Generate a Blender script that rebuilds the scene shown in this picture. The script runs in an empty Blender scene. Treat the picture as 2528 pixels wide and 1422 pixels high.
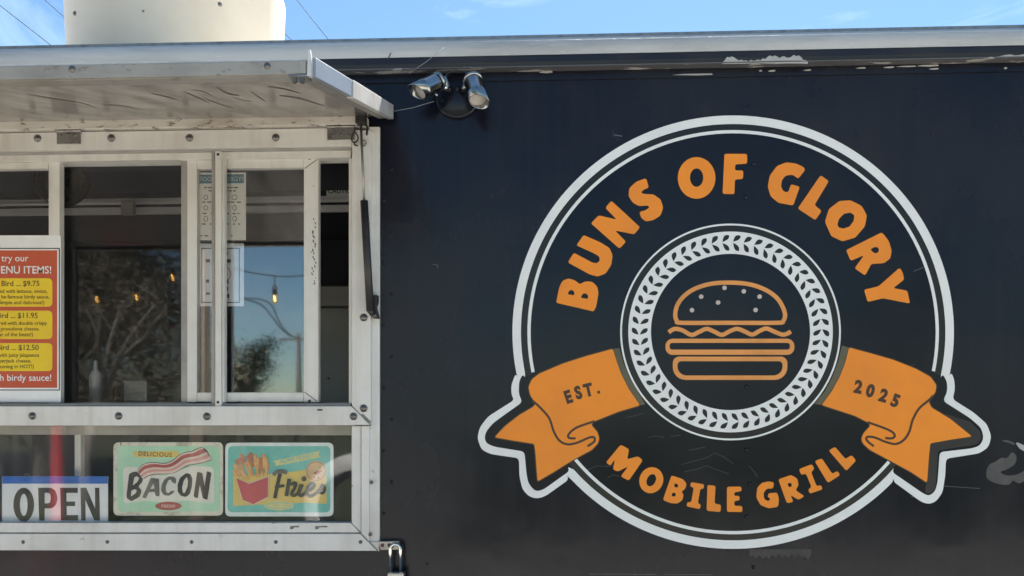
import bpy, bmesh, math, random
from mathutils import Vector, Matrix
from mathutils.geometry import tessellate_polygon
random.seed(7)
S = bpy.context.scene
C = S.collection

# ------------------------------------------------------------------ camera
F, D, EYE, YAW = 1900.0, 2.13, 1.65, math.radians(2.5)   # focal (px of the 2528 px photo), distance to the wall, eye height, yaw
cam_d = bpy.data.cameras.new('camera'); cam = bpy.data.objects.new('camera', cam_d); C.objects.link(cam)
cam.location = (0, -D, EYE); cam.rotation_euler = (math.radians(90), 0, YAW)
cam_d.sensor_width = 36; cam_d.lens = F / 2528 * 36; cam_d.shift_y = 289 / 2528
cam_d.clip_start = 0.05; cam_d.clip_end = 3000
S.camera = cam
# ------------------------------------------------------------------ sky and sun
SUN_EL, SUN_AZ = math.radians(53), math.radians(14)       # behind the truck, a little to the right
w = bpy.data.worlds.new('World'); S.world = w; w.use_nodes = True
nt = w.node_tree; nt.nodes.clear()
wo = nt.nodes.new('ShaderNodeOutputWorld'); bg = nt.nodes.new('ShaderNodeBackground')
sky = nt.nodes.new('ShaderNodeTexSky'); sky.sky_type = 'NISHITA'; sky.sun_disc = False
sky.sun_elevation = SUN_EL; sky.sun_rotation = SUN_AZ; sky.air_density = 1.0; sky.dust_density = 0.15; sky.ozone_density = 2.2
tc = nt.nodes.new('ShaderNodeTexCoord'); mp = nt.nodes.new('ShaderNodeMapping'); mp.inputs['Scale'].default_value = (2.2, 2.2, 7.5)
mp.inputs['Rotation'].default_value = (0.25, 0.3, 0.5)
nz = nt.nodes.new('ShaderNodeTexNoise'); nz.inputs['Scale'].default_value = 1.6; nz.inputs['Detail'].default_value = 9; nz.inputs['Roughness'].default_value = 0.6
nz.inputs['Distortion'].default_value = 0.6
rp = nt.nodes.new('ShaderNodeValToRGB'); rp.color_ramp.elements[0].position = 0.54; rp.color_ramp.elements[1].position = 0.8
rp.color_ramp.elements[0].color = (0, 0, 0, 1); rp.color_ramp.elements[1].color = (0.55, 0.55, 0.55, 1)
mx = nt.nodes.new('ShaderNodeMixRGB'); mx.inputs['Color2'].default_value = (6.6, 8.0, 8.8, 1)
nt.links.new(tc.outputs['Generated'], mp.inputs['Vector']); nt.links.new(mp.outputs[0], nz.inputs['Vector'])
nt.links.new(nz.outputs['Fac'], rp.inputs[0]); nt.links.new(rp.outputs[0], mx.inputs['Fac'])
tn = nt.nodes.new('ShaderNodeMixRGB'); tn.blend_type = 'MULTIPLY'; tn.inputs['Fac'].default_value = 1; tn.inputs['Color2'].default_value = (0.80, 0.95, 0.98, 1)
nt.links.new(sky.outputs[0], tn.inputs['Color1']); nt.links.new(tn.outputs[0], mx.inputs['Color1']); nt.links.new(mx.outputs[0], bg.inputs['Color'])
bg.inputs['Strength'].default_value = 0.05
nt.links.new(bg.outputs[0], wo.inputs[0])
sun_d = bpy.data.lights.new('sun', 'SUN'); sun_d.energy = 5.0; sun_d.angle = math.radians(0.53); sun_d.color = (1, 0.95, 0.87)
sun = bpy.data.objects.new('sun', sun_d); C.objects.link(sun); sun.location = (3, 12, 14)
sdir = Vector((math.sin(SUN_AZ) * math.cos(SUN_EL), math.cos(SUN_AZ) * math.cos(SUN_EL), math.sin(SUN_EL)))
sun.rotation_euler = (-sdir).to_track_quat('-Z', 'Y').to_euler()
vs = S.view_settings; vs.view_transform = 'Standard'; vs.look = 'None'; vs.exposure = 1.92; vs.gamma = 1
S.cycles.max_bounces = 10; S.cycles.transparent_max_bounces = 16; S.cycles.glossy_bounces = 5
S.cycles.caustics_reflective = False; S.cycles.caustics_refractive = False

# ------------------------------------------------------------------ measuring and mesh helpers
ca, sa = math.cos(YAW), math.sin(YAW)
def P(px, py, d=0.0):
    """point of the upright plane d metres in front of the truck's side, from a place in the photograph"""
    u = (px - 1264) / F; v = (1000 - py) / F
    t = (D - d) / (ca + u * sa)
    return Vector((t * (-sa + u * ca), -d, EYE + t * v))
def R(px, py, L):
    """a place L metres out in the yard that the window glass mirrors at this spot"""
    p = P(px, py, -L); return Vector((p.x, -L, p.z))
def PX(px, d=0.0): return P(px, 700, d).x
def PZ(py, d=0.0, px=480): return P(px, py, d).z

def link(o, parent=None):
    C.objects.link(o)
    if parent is not None:
        o.parent = parent
        o.matrix_parent_inverse = Matrix.Translation(-parent.location)   # every location here is a world place
    return o
def obj(name, verts, faces, mat, parent=None, smooth=False, bevel=0.0):
    me = bpy.data.meshes.new(name); me.from_pydata([tuple(v) for v in verts], [], faces); me.update()
    if bevel > 0:
        bm = bmesh.new(); bm.from_mesh(me)
        bmesh.ops.bevel(bm, geom=bm.edges[:], offset=bevel, segments=2, profile=0.6, affect='EDGES', clamp_overlap=True)
        bm.to_mesh(me); bm.free()
    me.materials.append(mat)
    if smooth: me.polygons.foreach_set('use_smooth', [True] * len(me.polygons))
    return link(bpy.data.objects.new(name, me), parent)
def empty(name, loc=(0, 0, 0), parent=None):
    o = bpy.data.objects.new(name, None); o.location = loc; o.empty_display_size = 0.05
    return link(o, parent)
def tag(o, label=None, cat=None, group=None, kind=None):
    if label: o['label'] = label
    if cat: o['category'] = cat
    if group: o['group'] = group
    if kind: o['kind'] = kind
    return o
BF = [(0, 1, 5, 4), (1, 2, 6, 5), (2, 3, 7, 6), (3, 0, 4, 7), (4, 5, 6, 7), (3, 2, 1, 0)]
def boxv(x0, x1, y0, y1, z0, z1):
    return [Vector(p) for p in ((x0, y0, z0), (x1, y0, z0), (x1, y1, z0), (x0, y1, z0), (x0, y0, z1), (x1, y0, z1), (x1, y1, z1), (x0, y1, z1))]
def box(name, x0, x1, y0, y1, z0, z1, mat, parent=None, bevel=0.0):
    return obj(name, boxv(min(x0, x1), max(x0, x1), min(y0, y1), max(y0, y1), min(z0, z1), max(z0, z1)), BF, mat, parent, bevel=bevel)
def rect(name, px0, py0, px1, py1, d0, d1, mat, parent=None, bevel=0.0, at=None):
    """an upright bar whose front face, d1 in front of the side, spans this rectangle of the photograph"""
    at = at if at is not None else max(0, (px0 + px1) / 2)
    return box(name, PX(px0, d1), PX(px1, d1), -d1, -d0, PZ(py1, d1, at), PZ(py0, d1, at), mat, parent, bevel)
def merge(parts):
    V, Fc = [], []
    for v, f in parts:
        o = len(V); V += list(v); Fc += [tuple(i + o for i in q) for q in f]
    return V, Fc
def tube_geo(pts, r, n=8, cap=True):
    pts = [Vector(p) for p in pts]; rs = r if isinstance(r, (list, tuple)) else [r] * len(pts)
    V, Fc = [], []; prev = None
    for i, p in enumerate(pts):
        t = (pts[min(i + 1, len(pts) - 1)] - pts[max(i - 1, 0)]).normalized()
        a = prev - t * prev.dot(t) if prev is not None else (Vector((0, 0, 1)) if abs(t.z) < 0.9 else Vector((1, 0, 0))).cross(t)
        a.normalize(); prev = a; b = t.cross(a)
        V += [p + (a * math.cos(k * 2 * math.pi / n) + b * math.sin(k * 2 * math.pi / n)) * rs[i] for k in range(n)]
    for i in range(len(pts) - 1):
        for k in range(n):
            k2 = (k + 1) % n; Fc.append((i * n + k, i * n + k2, (i + 1) * n + k2, (i + 1) * n + k))
    if cap:
        Fc.append(tuple(range(n))[::-1]); Fc.append(tuple((len(pts) - 1) * n + k for k in range(n)))
    return V, Fc
def tube(name, pts, r, mat, parent=None, n=8, smooth=True):
    return obj(name, *tube_geo(pts, r, n), mat, parent, smooth)
def lathe_geo(prof, n=24):
    """profile of (radius, height) turned about z"""
    V = [Vector((r * math.cos(2 * math.pi * k / n), r * math.sin(2 * math.pi * k / n), h)) for r, h in prof for k in range(n)]
    Fc = [(i * n + k, i * n + (k + 1) % n, (i + 1) * n + (k + 1) % n, (i + 1) * n + k) for i in range(len(prof) - 1) for k in range(n)]
    return V, Fc
def catmull(pts, k=6, closed=False):
    pts = [Vector((p[0], p[1])) for p in pts]; n = len(pts); out = []
    for i in range(n if closed else n - 1):
        g = (lambda j: pts[j % n]) if closed else (lambda j: pts[min(max(j, 0), n - 1)])
        p0, p1, p2, p3 = g(i - 1), g(i), g(i + 1), g(i + 2)
        for s in range(k):
            t = s / k
            out.append(0.5 * (2 * p1 + (p2 - p0) * t + (2 * p0 - 5 * p1 + 4 * p2 - p3) * t * t + (3 * p1 - p0 - 3 * p2 + p3) * t ** 3))
    if not closed: out.append(pts[-1])
    return [(p.x, p.y) for p in out]
def rounded(pts, r=6.0, k=4):
    pts = [Vector((p[0], p[1])) for p in pts]; n = len(pts); out = []
    for i in range(n):
        a, b, c = pts[i - 1], pts[i], pts[(i + 1) % n]
        e1, e2 = a - b, c - b
        r1, r2 = min(r, e1.length * 0.46), min(r, e2.length * 0.46)
        q0, q1 = b + e1.normalized() * r1, b + e2.normalized() * r2
        for s in range(k + 1):
            t = s / k; q = q0 * (1 - t) ** 2 + b * 2 * t * (1 - t) + q1 * t * t; out.append((q.x, q.y))
    return out
def ellipse(cx, cy, rx, ry, n=64, a0=0.0, a1=2 * math.pi, rot=0.0):
    full = abs(a1 - a0 - 2 * math.pi) < 1e-6; m = n if full else n + 1; out = []
    for i in range(m):
        t = a0 + (a1 - a0) * i / n; x, y = rx * math.cos(t), ry * math.sin(t)
        out.append((cx + x * math.cos(rot) - y * math.sin(rot), cy + x * math.sin(rot) + y * math.cos(rot)))
    return out
def stroke(pts, wd, closed=False):
    """outline loops of a line of this width"""
    pts = [Vector((p[0], p[1])) for p in pts]; n = len(pts); L, Rr = [], []
    for i in range(n):
        a = pts[(i - 1) % n] if closed or i else pts[0]; b = pts[(i + 1) % n] if closed or i < n - 1 else pts[-1]
        t = (b - a).normalized(); nn = Vector((-t.y, t.x))
        ww = wd(i / (n - 1)) if callable(wd) else wd
        L.append(tuple(pts[i] + nn * ww / 2)); Rr.append(tuple(pts[i] - nn * ww / 2))
    return [L, Rr[::-1]] if closed else [L + Rr[::-1]]
def flat_geo(loops, d, th=0.0005, f=None):
    """thin sheet lying d in front of the side; loops[0] outer, the rest holes (places in the photograph)"""
    f = f or P
    L3 = [[f(x, y, d) for x, y in lp] for lp in loops]
    flatv = [v for lp in L3 for v in lp]; n = len(flatv)
    tris = tessellate_polygon([[Vector((v.x, v.z, 0)) for v in lp] for lp in L3])
    V = flatv + [v + Vector((0, th, 0)) for v in flatv]; Fc = []
    for t in tris:
        a, b, c = (flatv[i] for i in t)
        cr = (b - a).cross(c - a)
        if cr.length < 1e-12: continue
        Fc.append(tuple(t) if cr.y < 0 else tuple(t)[::-1])
    o = 0
    for lp in L3:
        m = len(lp)
        for i in range(m):
            j = (i + 1) % m; Fc.append((o + i, o + j, n + o + j, n + o + i))
        o += m
    return V, Fc
def flat(name, shapes, d, mat, parent=None, th=0.0005, f=None):
    """shapes: list of loop lists, drawn as one flat piece"""
    return obj(name, *merge([flat_geo(s, d, th, f) for s in shapes]), mat, parent)
def text_geo(body, size_px, px, py, d, align='LEFT', rot=0.0, bold=0.0, sx=1.0, shear=0.0, space=1.0, f=None):
    """flat lettering from the built-in face; px, py is the baseline start / middle / end"""
    f = f or P
    cu = bpy.data.curves.new('t', 'FONT'); cu.body = body; cu.size = 1.0; cu.align_x = align; cu.offset = bold; cu.shear = shear; cu.space_character = space
    cu.resolution_u = 3
    o = bpy.data.objects.new('t', cu); me = bpy.data.meshes.new_from_object(o)
    V = []
    for v in me.vertices:
        x, y = v.co.x * size_px * sx, -v.co.y * size_px
        V.append(f(px + x * math.cos(rot) - y * math.sin(rot), py + x * math.sin(rot) + y * math.cos(rot), d))
    Fc = []
    for p in me.polygons:
        q = tuple(p.vertices); a, b, c = V[q[0]], V[q[1]], V[q[2]]
        Fc.append(q if (b - a).cross(c - a).y < 0 else q[::-1])
    bpy.data.objects.remove(o); bpy.data.meshes.remove(me); bpy.data.curves.remove(cu)
    return V, Fc
def text(name, lines, mat, parent):
    return obj(name, *merge([text_geo(*a, **k) for a, k in lines]), mat, parent)

# ------------------------------------------------------------------ materials
def M(name, col, rough=0.5, metal=0.0, col2=None, scale=6.0, lo=0.45, hi=0.7, stretch=(1, 1, 1), bump=0.0, bscale=40.0, spec=0.5, rvar=0.0, coat=0.0, detail=6.0, spots=None, drip=None):
    m = bpy.data.materials.new(name); m.use_nodes = True; t = m.node_tree; b = t.nodes['Principled BSDF']; N = t.nodes.new; K = t.links.new
    b.inputs['Base Color'].default_value = (*col, 1); b.inputs['Roughness'].default_value = rough; b.inputs['Metallic'].default_value = metal
    b.inputs['Specular IOR Level'].default_value = spec; b.inputs['Coat Weight'].default_value = coat; b.inputs['Coat Roughness'].default_value = 0.08
    c = N('ShaderNodeTexCoord'); mp = N('ShaderNodeMapping'); mp.inputs['Scale'].default_value = stretch; K(c.outputs['Object'], mp.inputs[0])
    n1 = N('ShaderNodeTexNoise'); n1.inputs['Scale'].default_value = scale; n1.inputs['Detail'].default_value = detail; n1.inputs['Roughness'].default_value = 0.62; K(mp.outputs[0], n1.inputs['Vector'])
    r = N('ShaderNodeMapRange'); r.inputs[1].default_value = lo; r.inputs[2].default_value = hi; r.clamp = True; K(n1.outputs['Fac'], r.inputs[0])
    mix = N('ShaderNodeMixRGB'); mix.inputs[1].default_value = (*col, 1); mix.inputs[2].default_value = (*(col2 or tuple(x * 0.8 for x in col)), 1)
    K(r.outputs[0], mix.inputs[0]); last = mix.outputs[0]
    if spots:   # (colour, scale, threshold): small marks of wear
        n3 = N('ShaderNodeTexNoise'); n3.inputs['Scale'].default_value = spots[1]; n3.inputs['Detail'].default_value = 8; n3.inputs['Roughness'].default_value = 0.7; K(mp.outputs[0], n3.inputs['Vector'])
        r3 = N('ShaderNodeMapRange'); r3.inputs[1].default_value = spots[2]; r3.inputs[2].default_value = spots[2] + 0.05; K(n3.outputs['Fac'], r3.inputs[0])
        m3 = N('ShaderNodeMixRGB'); m3.inputs[2].default_value = (*spots[0], 1); K(r3.outputs[0], m3.inputs[0]); K(last, m3.inputs[1]); last = m3.outputs[0]
    if drip:    # (colour, amount): faint run-down grime
        md = N('ShaderNodeMapping'); md.inputs['Scale'].default_value = (34, 34, 1.6); K(c.outputs['Object'], md.inputs[0])
        nd = N('ShaderNodeTexNoise'); nd.inputs['Scale'].default_value = 1.0; nd.inputs['Detail'].default_value = 5; K(md.outputs[0], nd.inputs['Vector'])
        rd = N('ShaderNodeMapRange'); rd.inputs[1].default_value = 0.45; rd.inputs[2].default_value = 0.8; rd.inputs[4].default_value = drip[1]; K(nd.outputs['Fac'], rd.inputs[0])
        xd = N('ShaderNodeMixRGB'); xd.inputs[2].default_value = (*drip[0], 1); K(rd.outputs[0], xd.inputs[0]); K(last, xd.inputs[1]); last = xd.outputs[0]
    K(last, b.inputs['Base Color'])
    if rvar:
        rr = N('ShaderNodeMapRange'); rr.inputs[1].default_value = 0.3; rr.inputs[2].default_value = 0.7; rr.inputs[3].default_value = max(0.02, rough - rvar); rr.inputs[4].default_value = rough + rvar
        K(n1.outputs['Fac'], rr.inputs[0]); K(rr.outputs[0], b.inputs['Roughness'])
    if bump:
        n2 = N('ShaderNodeTexNoise'); n2.inputs['Scale'].default_value = bscale; n2.inputs['Detail'].default_value = 4; K(c.outputs['Object'], n2.inputs['Vector'])
        bp = N('ShaderNodeBump'); bp.inputs['Strength'].default_value = bump; bp.inputs['Distance'].default_value = 0.01; K(n2.outputs['Fac'], bp.inputs['Height']); K(bp.outputs[0], b.inputs['Normal'])
    return m
def glass(name, ior, tint=(1, 1, 1), haze=0.0, hscale=(9, 9, 1.2), bump=0.0, rough=0.028):
    m = bpy.data.materials.new(name); m.use_nodes = True; t = m.node_tree; t.nodes.clear(); N = t.nodes.new; K = t.links.new
    o = N('ShaderNodeOutputMaterial'); f0 = ((ior - 1) / (ior + 1)) ** 2          # mirror share of one face, the same from either side of the thin pane
    ge = N('ShaderNodeNewGeometry'); dp = N('ShaderNodeVectorMath'); dp.operation = 'DOT_PRODUCT'; K(ge.outputs['Normal'], dp.inputs[0]); K(ge.outputs['Incoming'], dp.inputs[1])
    def mt(op, a=None, b=None):
        q = N('ShaderNodeMath'); q.operation = op
        for i_, v_ in ((0, a), (1, b)):
            if hasattr(v_, 'is_linked'): K(v_, q.inputs[i_])
            elif v_ is not None: q.inputs[i_].default_value = v_
        return q.outputs[0]
    fr = mt('ADD', mt('MULTIPLY', mt('POWER', mt('SUBTRACT', 1.0, mt('ABSOLUTE', dp.outputs['Value'])), 5.0), 1 - f0), f0)
    tr = N('ShaderNodeBsdfTransparent'); tr.inputs[0].default_value = (*tint, 1); gl = N('ShaderNodeBsdfGlossy'); gl.inputs['Roughness'].default_value = rough
    c = N('ShaderNodeTexCoord'); mp = N('ShaderNodeMapping'); mp.inputs['Scale'].default_value = hscale; K(c.outputs['Object'], mp.inputs[0])
    n = N('ShaderNodeTexNoise'); n.inputs['Scale'].default_value = 2.0; n.inputs['Detail'].default_value = 7; K(mp.outputs[0], n.inputs['Vector'])
    mr = N('ShaderNodeMapRange'); mr.inputs[1].default_value = 0.42; mr.inputs[2].default_value = 0.75; mr.inputs[3].default_value = haze * 0.15; mr.inputs[4].default_value = haze; K(n.outputs['Fac'], mr.inputs[0])
    df = N('ShaderNodeBsdfDiffuse'); df.inputs[0].default_value = (0.6, 0.58, 0.55, 1)
    m0 = N('ShaderNodeMixShader'); K(mr.outputs[0], m0.inputs[0]); K(tr.outputs[0], m0.inputs[1]); K(df.outputs[0], m0.inputs[2])
    m1 = N('ShaderNodeMixShader'); K(fr, m1.inputs[0]); K(m0.outputs[0], m1.inputs[1]); K(gl.outputs[0], m1.inputs[2]); K(m1.outputs[0], o.inputs[0])
    if bump:
        n2 = N('ShaderNodeTexNoise'); n2.inputs['Scale'].default_value = 2.5; n2.inputs['Detail'].default_value = 1; K(c.outputs['Object'], n2.inputs['Vector'])
        bp = N('ShaderNodeBump'); bp.inputs['Strength'].default_value = bump; bp.inputs['Distance'].default_value = 0.01; K(n2.outputs['Fac'], bp.inputs['Height'])
        K(bp.outputs[0], gl.inputs['Normal'])
    return m
def emit(name, col, st):
    m = bpy.data.materials.new(name); m.use_nodes = True; b = m.node_tree.nodes['Principled BSDF']
    b.inputs['Base Color'].default_value = (*col, 1); b.inputs['Emission Color'].default_value = (*col, 1); b.inputs['Emission Strength'].default_value = st
    return m
NAVY = M('navy paint', (0.0066, 0.008, 0.0155), 0.25, spec=0.28, col2=(0.022, 0.0215, 0.025), scale=1.5, lo=0.44, hi=0.74, stretch=(1, 1, 0.75), bump=0.45, bscale=2.1, rvar=0.16, spots=((0.07, 0.07, 0.075), 46, 0.72), drip=((0.045, 0.045, 0.05), 0.1))
FASC = M('navy paint on fascia', (0.013, 0.0145, 0.022), 0.38, spec=0.4, col2=(0.028, 0.028, 0.03), scale=8, lo=0.45, hi=0.75, stretch=(0.5, 1, 2), rvar=0.1, spots=((0.4, 0.39, 0.37), 60, 0.73))
RAIL = M('weathered aluminium rail', (0.60, 0.585, 0.555), 0.6, 0.1, spec=0.25, col2=(0.46, 0.455, 0.44), scale=5, stretch=(0.5, 3, 3), rvar=0.1, bump=0.08, bscale=90, spots=((0.72, 0.71, 0.68), 38, 0.64))
ROOFM = M('cream roof coating', (0.80, 0.74, 0.62), 0.6, col2=(0.7, 0.64, 0.53), scale=3, bump=0.2)
WHITE = M('white window paint', (0.71, 0.70, 0.67), 0.42, col2=(0.53, 0.505, 0.46), scale=4.5, lo=0.48, hi=0.8, stretch=(0.7, 1, 0.7), rvar=0.08, bump=0.05, bscale=60, spots=((0.27, 0.23, 0.19), 34, 0.665), drip=((0.33, 0.27, 0.2), 0.28))
WORN = M('worn white rail paint', (0.60, 0.57, 0.52), 0.5, col2=(0.40, 0.36, 0.31), scale=9, lo=0.42, hi=0.7, stretch=(0.6, 1, 2), bump=0.1, bscale=70, spots=((0.17, 0.145, 0.12), 42, 0.565))
TRACK = M('grey window track', (0.36, 0.345, 0.325), 0.45, col2=(0.26, 0.25, 0.24), scale=8)
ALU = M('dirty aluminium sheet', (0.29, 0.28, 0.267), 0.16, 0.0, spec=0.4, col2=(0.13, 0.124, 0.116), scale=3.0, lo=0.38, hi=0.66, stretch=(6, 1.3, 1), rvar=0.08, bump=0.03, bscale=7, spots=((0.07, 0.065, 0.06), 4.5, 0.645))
EDGE = M('white awning edge', (0.66, 0.655, 0.64), 0.28, 0.15, col2=(0.5, 0.49, 0.48), scale=12)
LIP = M('scuffed awning lip', (0.33, 0.325, 0.305), 0.45, 0.1, col2=(0.22, 0.21, 0.195), scale=10, stretch=(0.6, 1, 1), spots=((0.22, 0.2, 0.18), 45, 0.575), bump=0.1)
SKYM = M('channel with painted sky reflection', (0.26, 0.31, 0.39), 0.3, 0.0, col2=(0.22, 0.27, 0.33), scale=6)  # blue of the reflected sky is put into the base colour
STEEL = M('dull steel', (0.34, 0.33, 0.31), 0.38, 0.85, col2=(0.2, 0.19, 0.18), scale=30)
BOLT = M('grey bolt steel', (0.20, 0.195, 0.185), 0.4, 0.75, col2=(0.11, 0.105, 0.1), scale=60)
CHROME = M('bright shackle steel', (0.72, 0.72, 0.70), 0.16, 1.0, scale=40)
BRASS = M('padlock body', (0.38, 0.37, 0.34), 0.35, 0.9, scale=40)
RUST = M('rust', (0.10, 0.045, 0.03), 0.75, col2=(0.05, 0.025, 0.02), scale=80)
BLACK = M('black rubber and steel', (0.02, 0.019, 0.019), 0.45, col2=(0.035, 0.032, 0.03), scale=20)
DARKM = M('dark chrome lamp', (0.36, 0.37, 0.365), 0.2, 1.0, col2=(0.24, 0.25, 0.245), scale=20)
CHIM = M('galvanised stack', (0.64, 0.585, 0.50), 0.4, 0.1, col2=(0.55, 0.495, 0.41), scale=2, bump=0.03, bscale=4, rvar=0.06)
LENS = M('frosted lens', (0.62, 0.58, 0.54), 0.3, scale=30)
VINYL = M('navy vinyl', (0.0055, 0.007, 0.012), 0.21, spec=0.28, col2=(0.012, 0.0125, 0.017), scale=3, bump=0.14, bscale=4.5, rvar=0.06)
VDARK = M('charcoal vinyl', (0.018, 0.019, 0.0175), 0.3, spec=0.34, scale=5)
VGREY = M('grey vinyl shadow', (0.03, 0.029, 0.031), 0.3, spec=0.34, scale=5)
VWHITE = M('white vinyl', (0.80, 0.81, 0.79), 0.36, col2=(0.74, 0.75, 0.73), scale=5)
VORANGE = M('orange vinyl', (0.90, 0.285, 0.026), 0.38, spec=0.3, col2=(0.78, 0.25, 0.035), bump=0.1, bscale=6, scale=3)
VPEACH = M('pale orange vinyl', (0.80, 0.34, 0.10), 0.38, spec=0.25, scale=8)
VBROWN = M('dark brown vinyl line', (0.055, 0.02, 0.006), 0.35, scale=8)
VOLIVE = M('olive vinyl shadow', (0.11, 0.095, 0.055), 0.35, scale=8)
SEED = M('pale seed vinyl', (0.6, 0.5, 0.42), 0.35, scale=8)
INK = M('black ink', (0.025, 0.025, 0.024), 0.55, scale=10)
INKG = M('grey ink', (0.16, 0.15, 0.13), 0.55, scale=10)
PAPER = M('white paper', (0.83, 0.84, 0.86), 0.55, col2=(0.74, 0.75, 0.74), scale=6)
PAPERY = M('yellowed notice paper', (0.90, 0.89, 0.82), 0.6, col2=(0.86, 0.84, 0.77), scale=6)
RED = M('poster red', (0.53, 0.105, 0.055), 0.5, spec=0.2, col2=(0.58, 0.15, 0.075), scale=2.5)
YEL = M('poster yellow', (0.82, 0.60, 0.04), 0.5, spec=0.2, col2=(0.76, 0.48, 0.05), scale=6)
OLIV = M('poster brown ink', (0.13, 0.08, 0.01), 0.5, scale=10)
BLUE = M('sign blue', (0.015, 0.15, 0.55), 0.4, scale=6)
TEALH = M('notice blue header', (0.08, 0.24, 0.33), 0.5, scale=6)
MINT = M('mint tin paint', (0.42, 0.74, 0.50), 0.4, col2=(0.54, 0.76, 0.58), scale=9, lo=0.4, hi=0.75, spots=((0.5, 0.47, 0.38), 30, 0.7))
CREAM = M('cream tin paint', (0.82, 0.81, 0.70), 0.4, col2=(0.76, 0.73, 0.64), scale=12)
CREAM2 = M('worn cream tin edge', (0.76, 0.73, 0.60), 0.45, col2=(0.38, 0.33, 0.25), scale=22, lo=0.5, hi=0.7, spots=((0.10, 0.055, 0.035), 40, 0.66))
WEDGE = M('worn white tin edge', (0.80, 0.86, 0.83), 0.4, col2=(0.7, 0.76, 0.74), scale=22, spots=((0.12, 0.10, 0.08), 40, 0.69))
TEAL = M('teal tin paint', (0.14, 0.52, 0.45), 0.4, col2=(0.24, 0.60, 0.54), scale=12)
GOLD = M('gold tin paint', (0.80, 0.57, 0.14), 0.4, col2=(0.72, 0.55, 0.18), scale=14)
PALEG = M('pale yellow tin paint', (0.74, 0.70, 0.32), 0.4, scale=14)
BAC1 = M('bacon red', (0.45, 0.09, 0.08), 0.4, scale=20)
BAC2 = M('bacon pink', (0.74, 0.34, 0.30), 0.4, scale=20)
BAC3 = M('bacon fat', (0.82, 0.64, 0.55), 0.4, scale=20)
FRYM = M('fry yellow', (0.80, 0.47, 0.16), 0.4, col2=(0.55, 0.27, 0.09), scale=40)
FRY2 = M('fry reddish', (0.50, 0.17, 0.10), 0.4, col2=(0.55, 0.27, 0.10), scale=40)
CUP = M('fry carton red', (0.60, 0.08, 0.10), 0.4, scale=12)
STAMP = M('stamp tan', (0.80, 0.55, 0.30), 0.4, scale=20)
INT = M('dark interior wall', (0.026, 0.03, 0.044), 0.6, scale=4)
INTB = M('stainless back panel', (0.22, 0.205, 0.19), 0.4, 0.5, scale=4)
HOOD = M('stainless hood', (0.74, 0.73, 0.76), 0.3, 0.15, col2=(0.6, 0.59, 0.62), scale=4, stretch=(0.5, 1, 3))
HOODL = M('white hood trim', (0.88, 0.88, 0.87), 0.3, 0.0, scale=6)
FLOORM = M('dark rubber floor', (0.05, 0.05, 0.05), 0.7, scale=6)
G1 = glass('window glass', 1.46, (0.97, 0.97, 0.97), 0.004, (3, 3, 0.8), bump=0.02)
G3 = glass('reflective window glass', 2.3, (0.99, 0.99, 0.99), 0.004, (3, 3, 0.8), bump=0.02)
G2 = glass('hazy acrylic panel', 1.54, (0.995, 0.995, 0.99), 0.045, (16, 9, 0.9), bump=0.02)
TYRE = M('black tyre rubber', (0.025, 0.025, 0.025), 0.8, scale=20)

# ------------------------------------------------------------------ ground
GROUND = M('pale gravel', (0.47, 0.435, 0.385), 0.95, col2=(0.38, 0.35, 0.305), scale=3.0, bump=0.6, bscale=35)
tag(obj('ground', [(-1500, -1500, 0), (1500, -1500, 0), (1500, 1500, 0), (-1500, 1500, 0)], [(0, 1, 2, 3)], GROUND), kind='structure')

LAWN = M('rough grass', (0.05, 0.062, 0.026), 0.9, col2=(0.085, 0.08, 0.04), scale=1.5, bump=0.8, bscale=25)
tag(obj('lawn', [(-80, -120, 0.012), (80, -120, 0.012), (80, -6.9, 0.012), (40, -6.7, 0.012), (10, -7.0, 0.012), (0, -6.8, 0.012), (-10, -7.1, 0.012), (-80, -6.9, 0.012)], [tuple(range(8))], LAWN), kind='structure')

# ------------------------------------------------------------------ the truck
truck = empty('food_truck', (0, 1.05, 0))
tag(truck, 'dark navy food truck with a white serving window and raised metal awning', 'food truck')
XL, XR, YB = -3.4, 2.75, 2.15
ZR = 2.675                       # roof height
SEAM = 2.575
wx0, wx1 = PX(-330), PX(905)     # the opening behind the window frame
wz0, wz1 = PZ(1335), PZ(335)
wall_v = merge([(boxv(XL, wx0, 0, 0.04, 0.42, SEAM), BF), (boxv(wx1, XR, 0, 0.04, 0.42, SEAM), BF),
                (boxv(wx0, wx1, 0, 0.04, wz1, SEAM), BF), (boxv(wx0, wx1, 0, 0.04, 0.42, wz0), BF)])
wall = obj('side_wall', *wall_v, NAVY, truck)
# rivets of the wall: one domed head, copied
rv = lathe_geo([(0.0052, 0), (0.0050, 0.0012), (0.0035, 0.0028), (0.0, 0.0034)], 10)
rv = ([Vector((v.x, -v.z, v.y)) for v in rv[0]], rv[1])
rivet0 = None
def rivet(px, py, sc=1.0, par=None, d=0.0):
    global rivet0
    p = P(px, py, d)
    if rivet0 is None: rivet0 = obj('rivet', *rv, NAVY, wall, True); o = rivet0
    else:
        o = rivet0.copy(); link(o, par or wall)
    o.location = p; o.scale = (sc,) * 3
for k in range(9):
    if 418 + k * 77 < 1400: rivet(967 - (k % 2) * 20, 418 + k * 77.2)
for k in range(9, 13): rivet(967 - (k % 2) * 20, 418 + k * 77.2)
for k in range(16): rivet(1010 + k * 93 + random.uniform(-4, 4), 196 - (k * 93) * 0.0185, 0.8)
for px, py in ((2302, 330), (2490, 330), (945, 232), (960, 232), (1280, 1255), (1055, 1392), (2115, 335)): rivet(px, py, 0.7)
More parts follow.
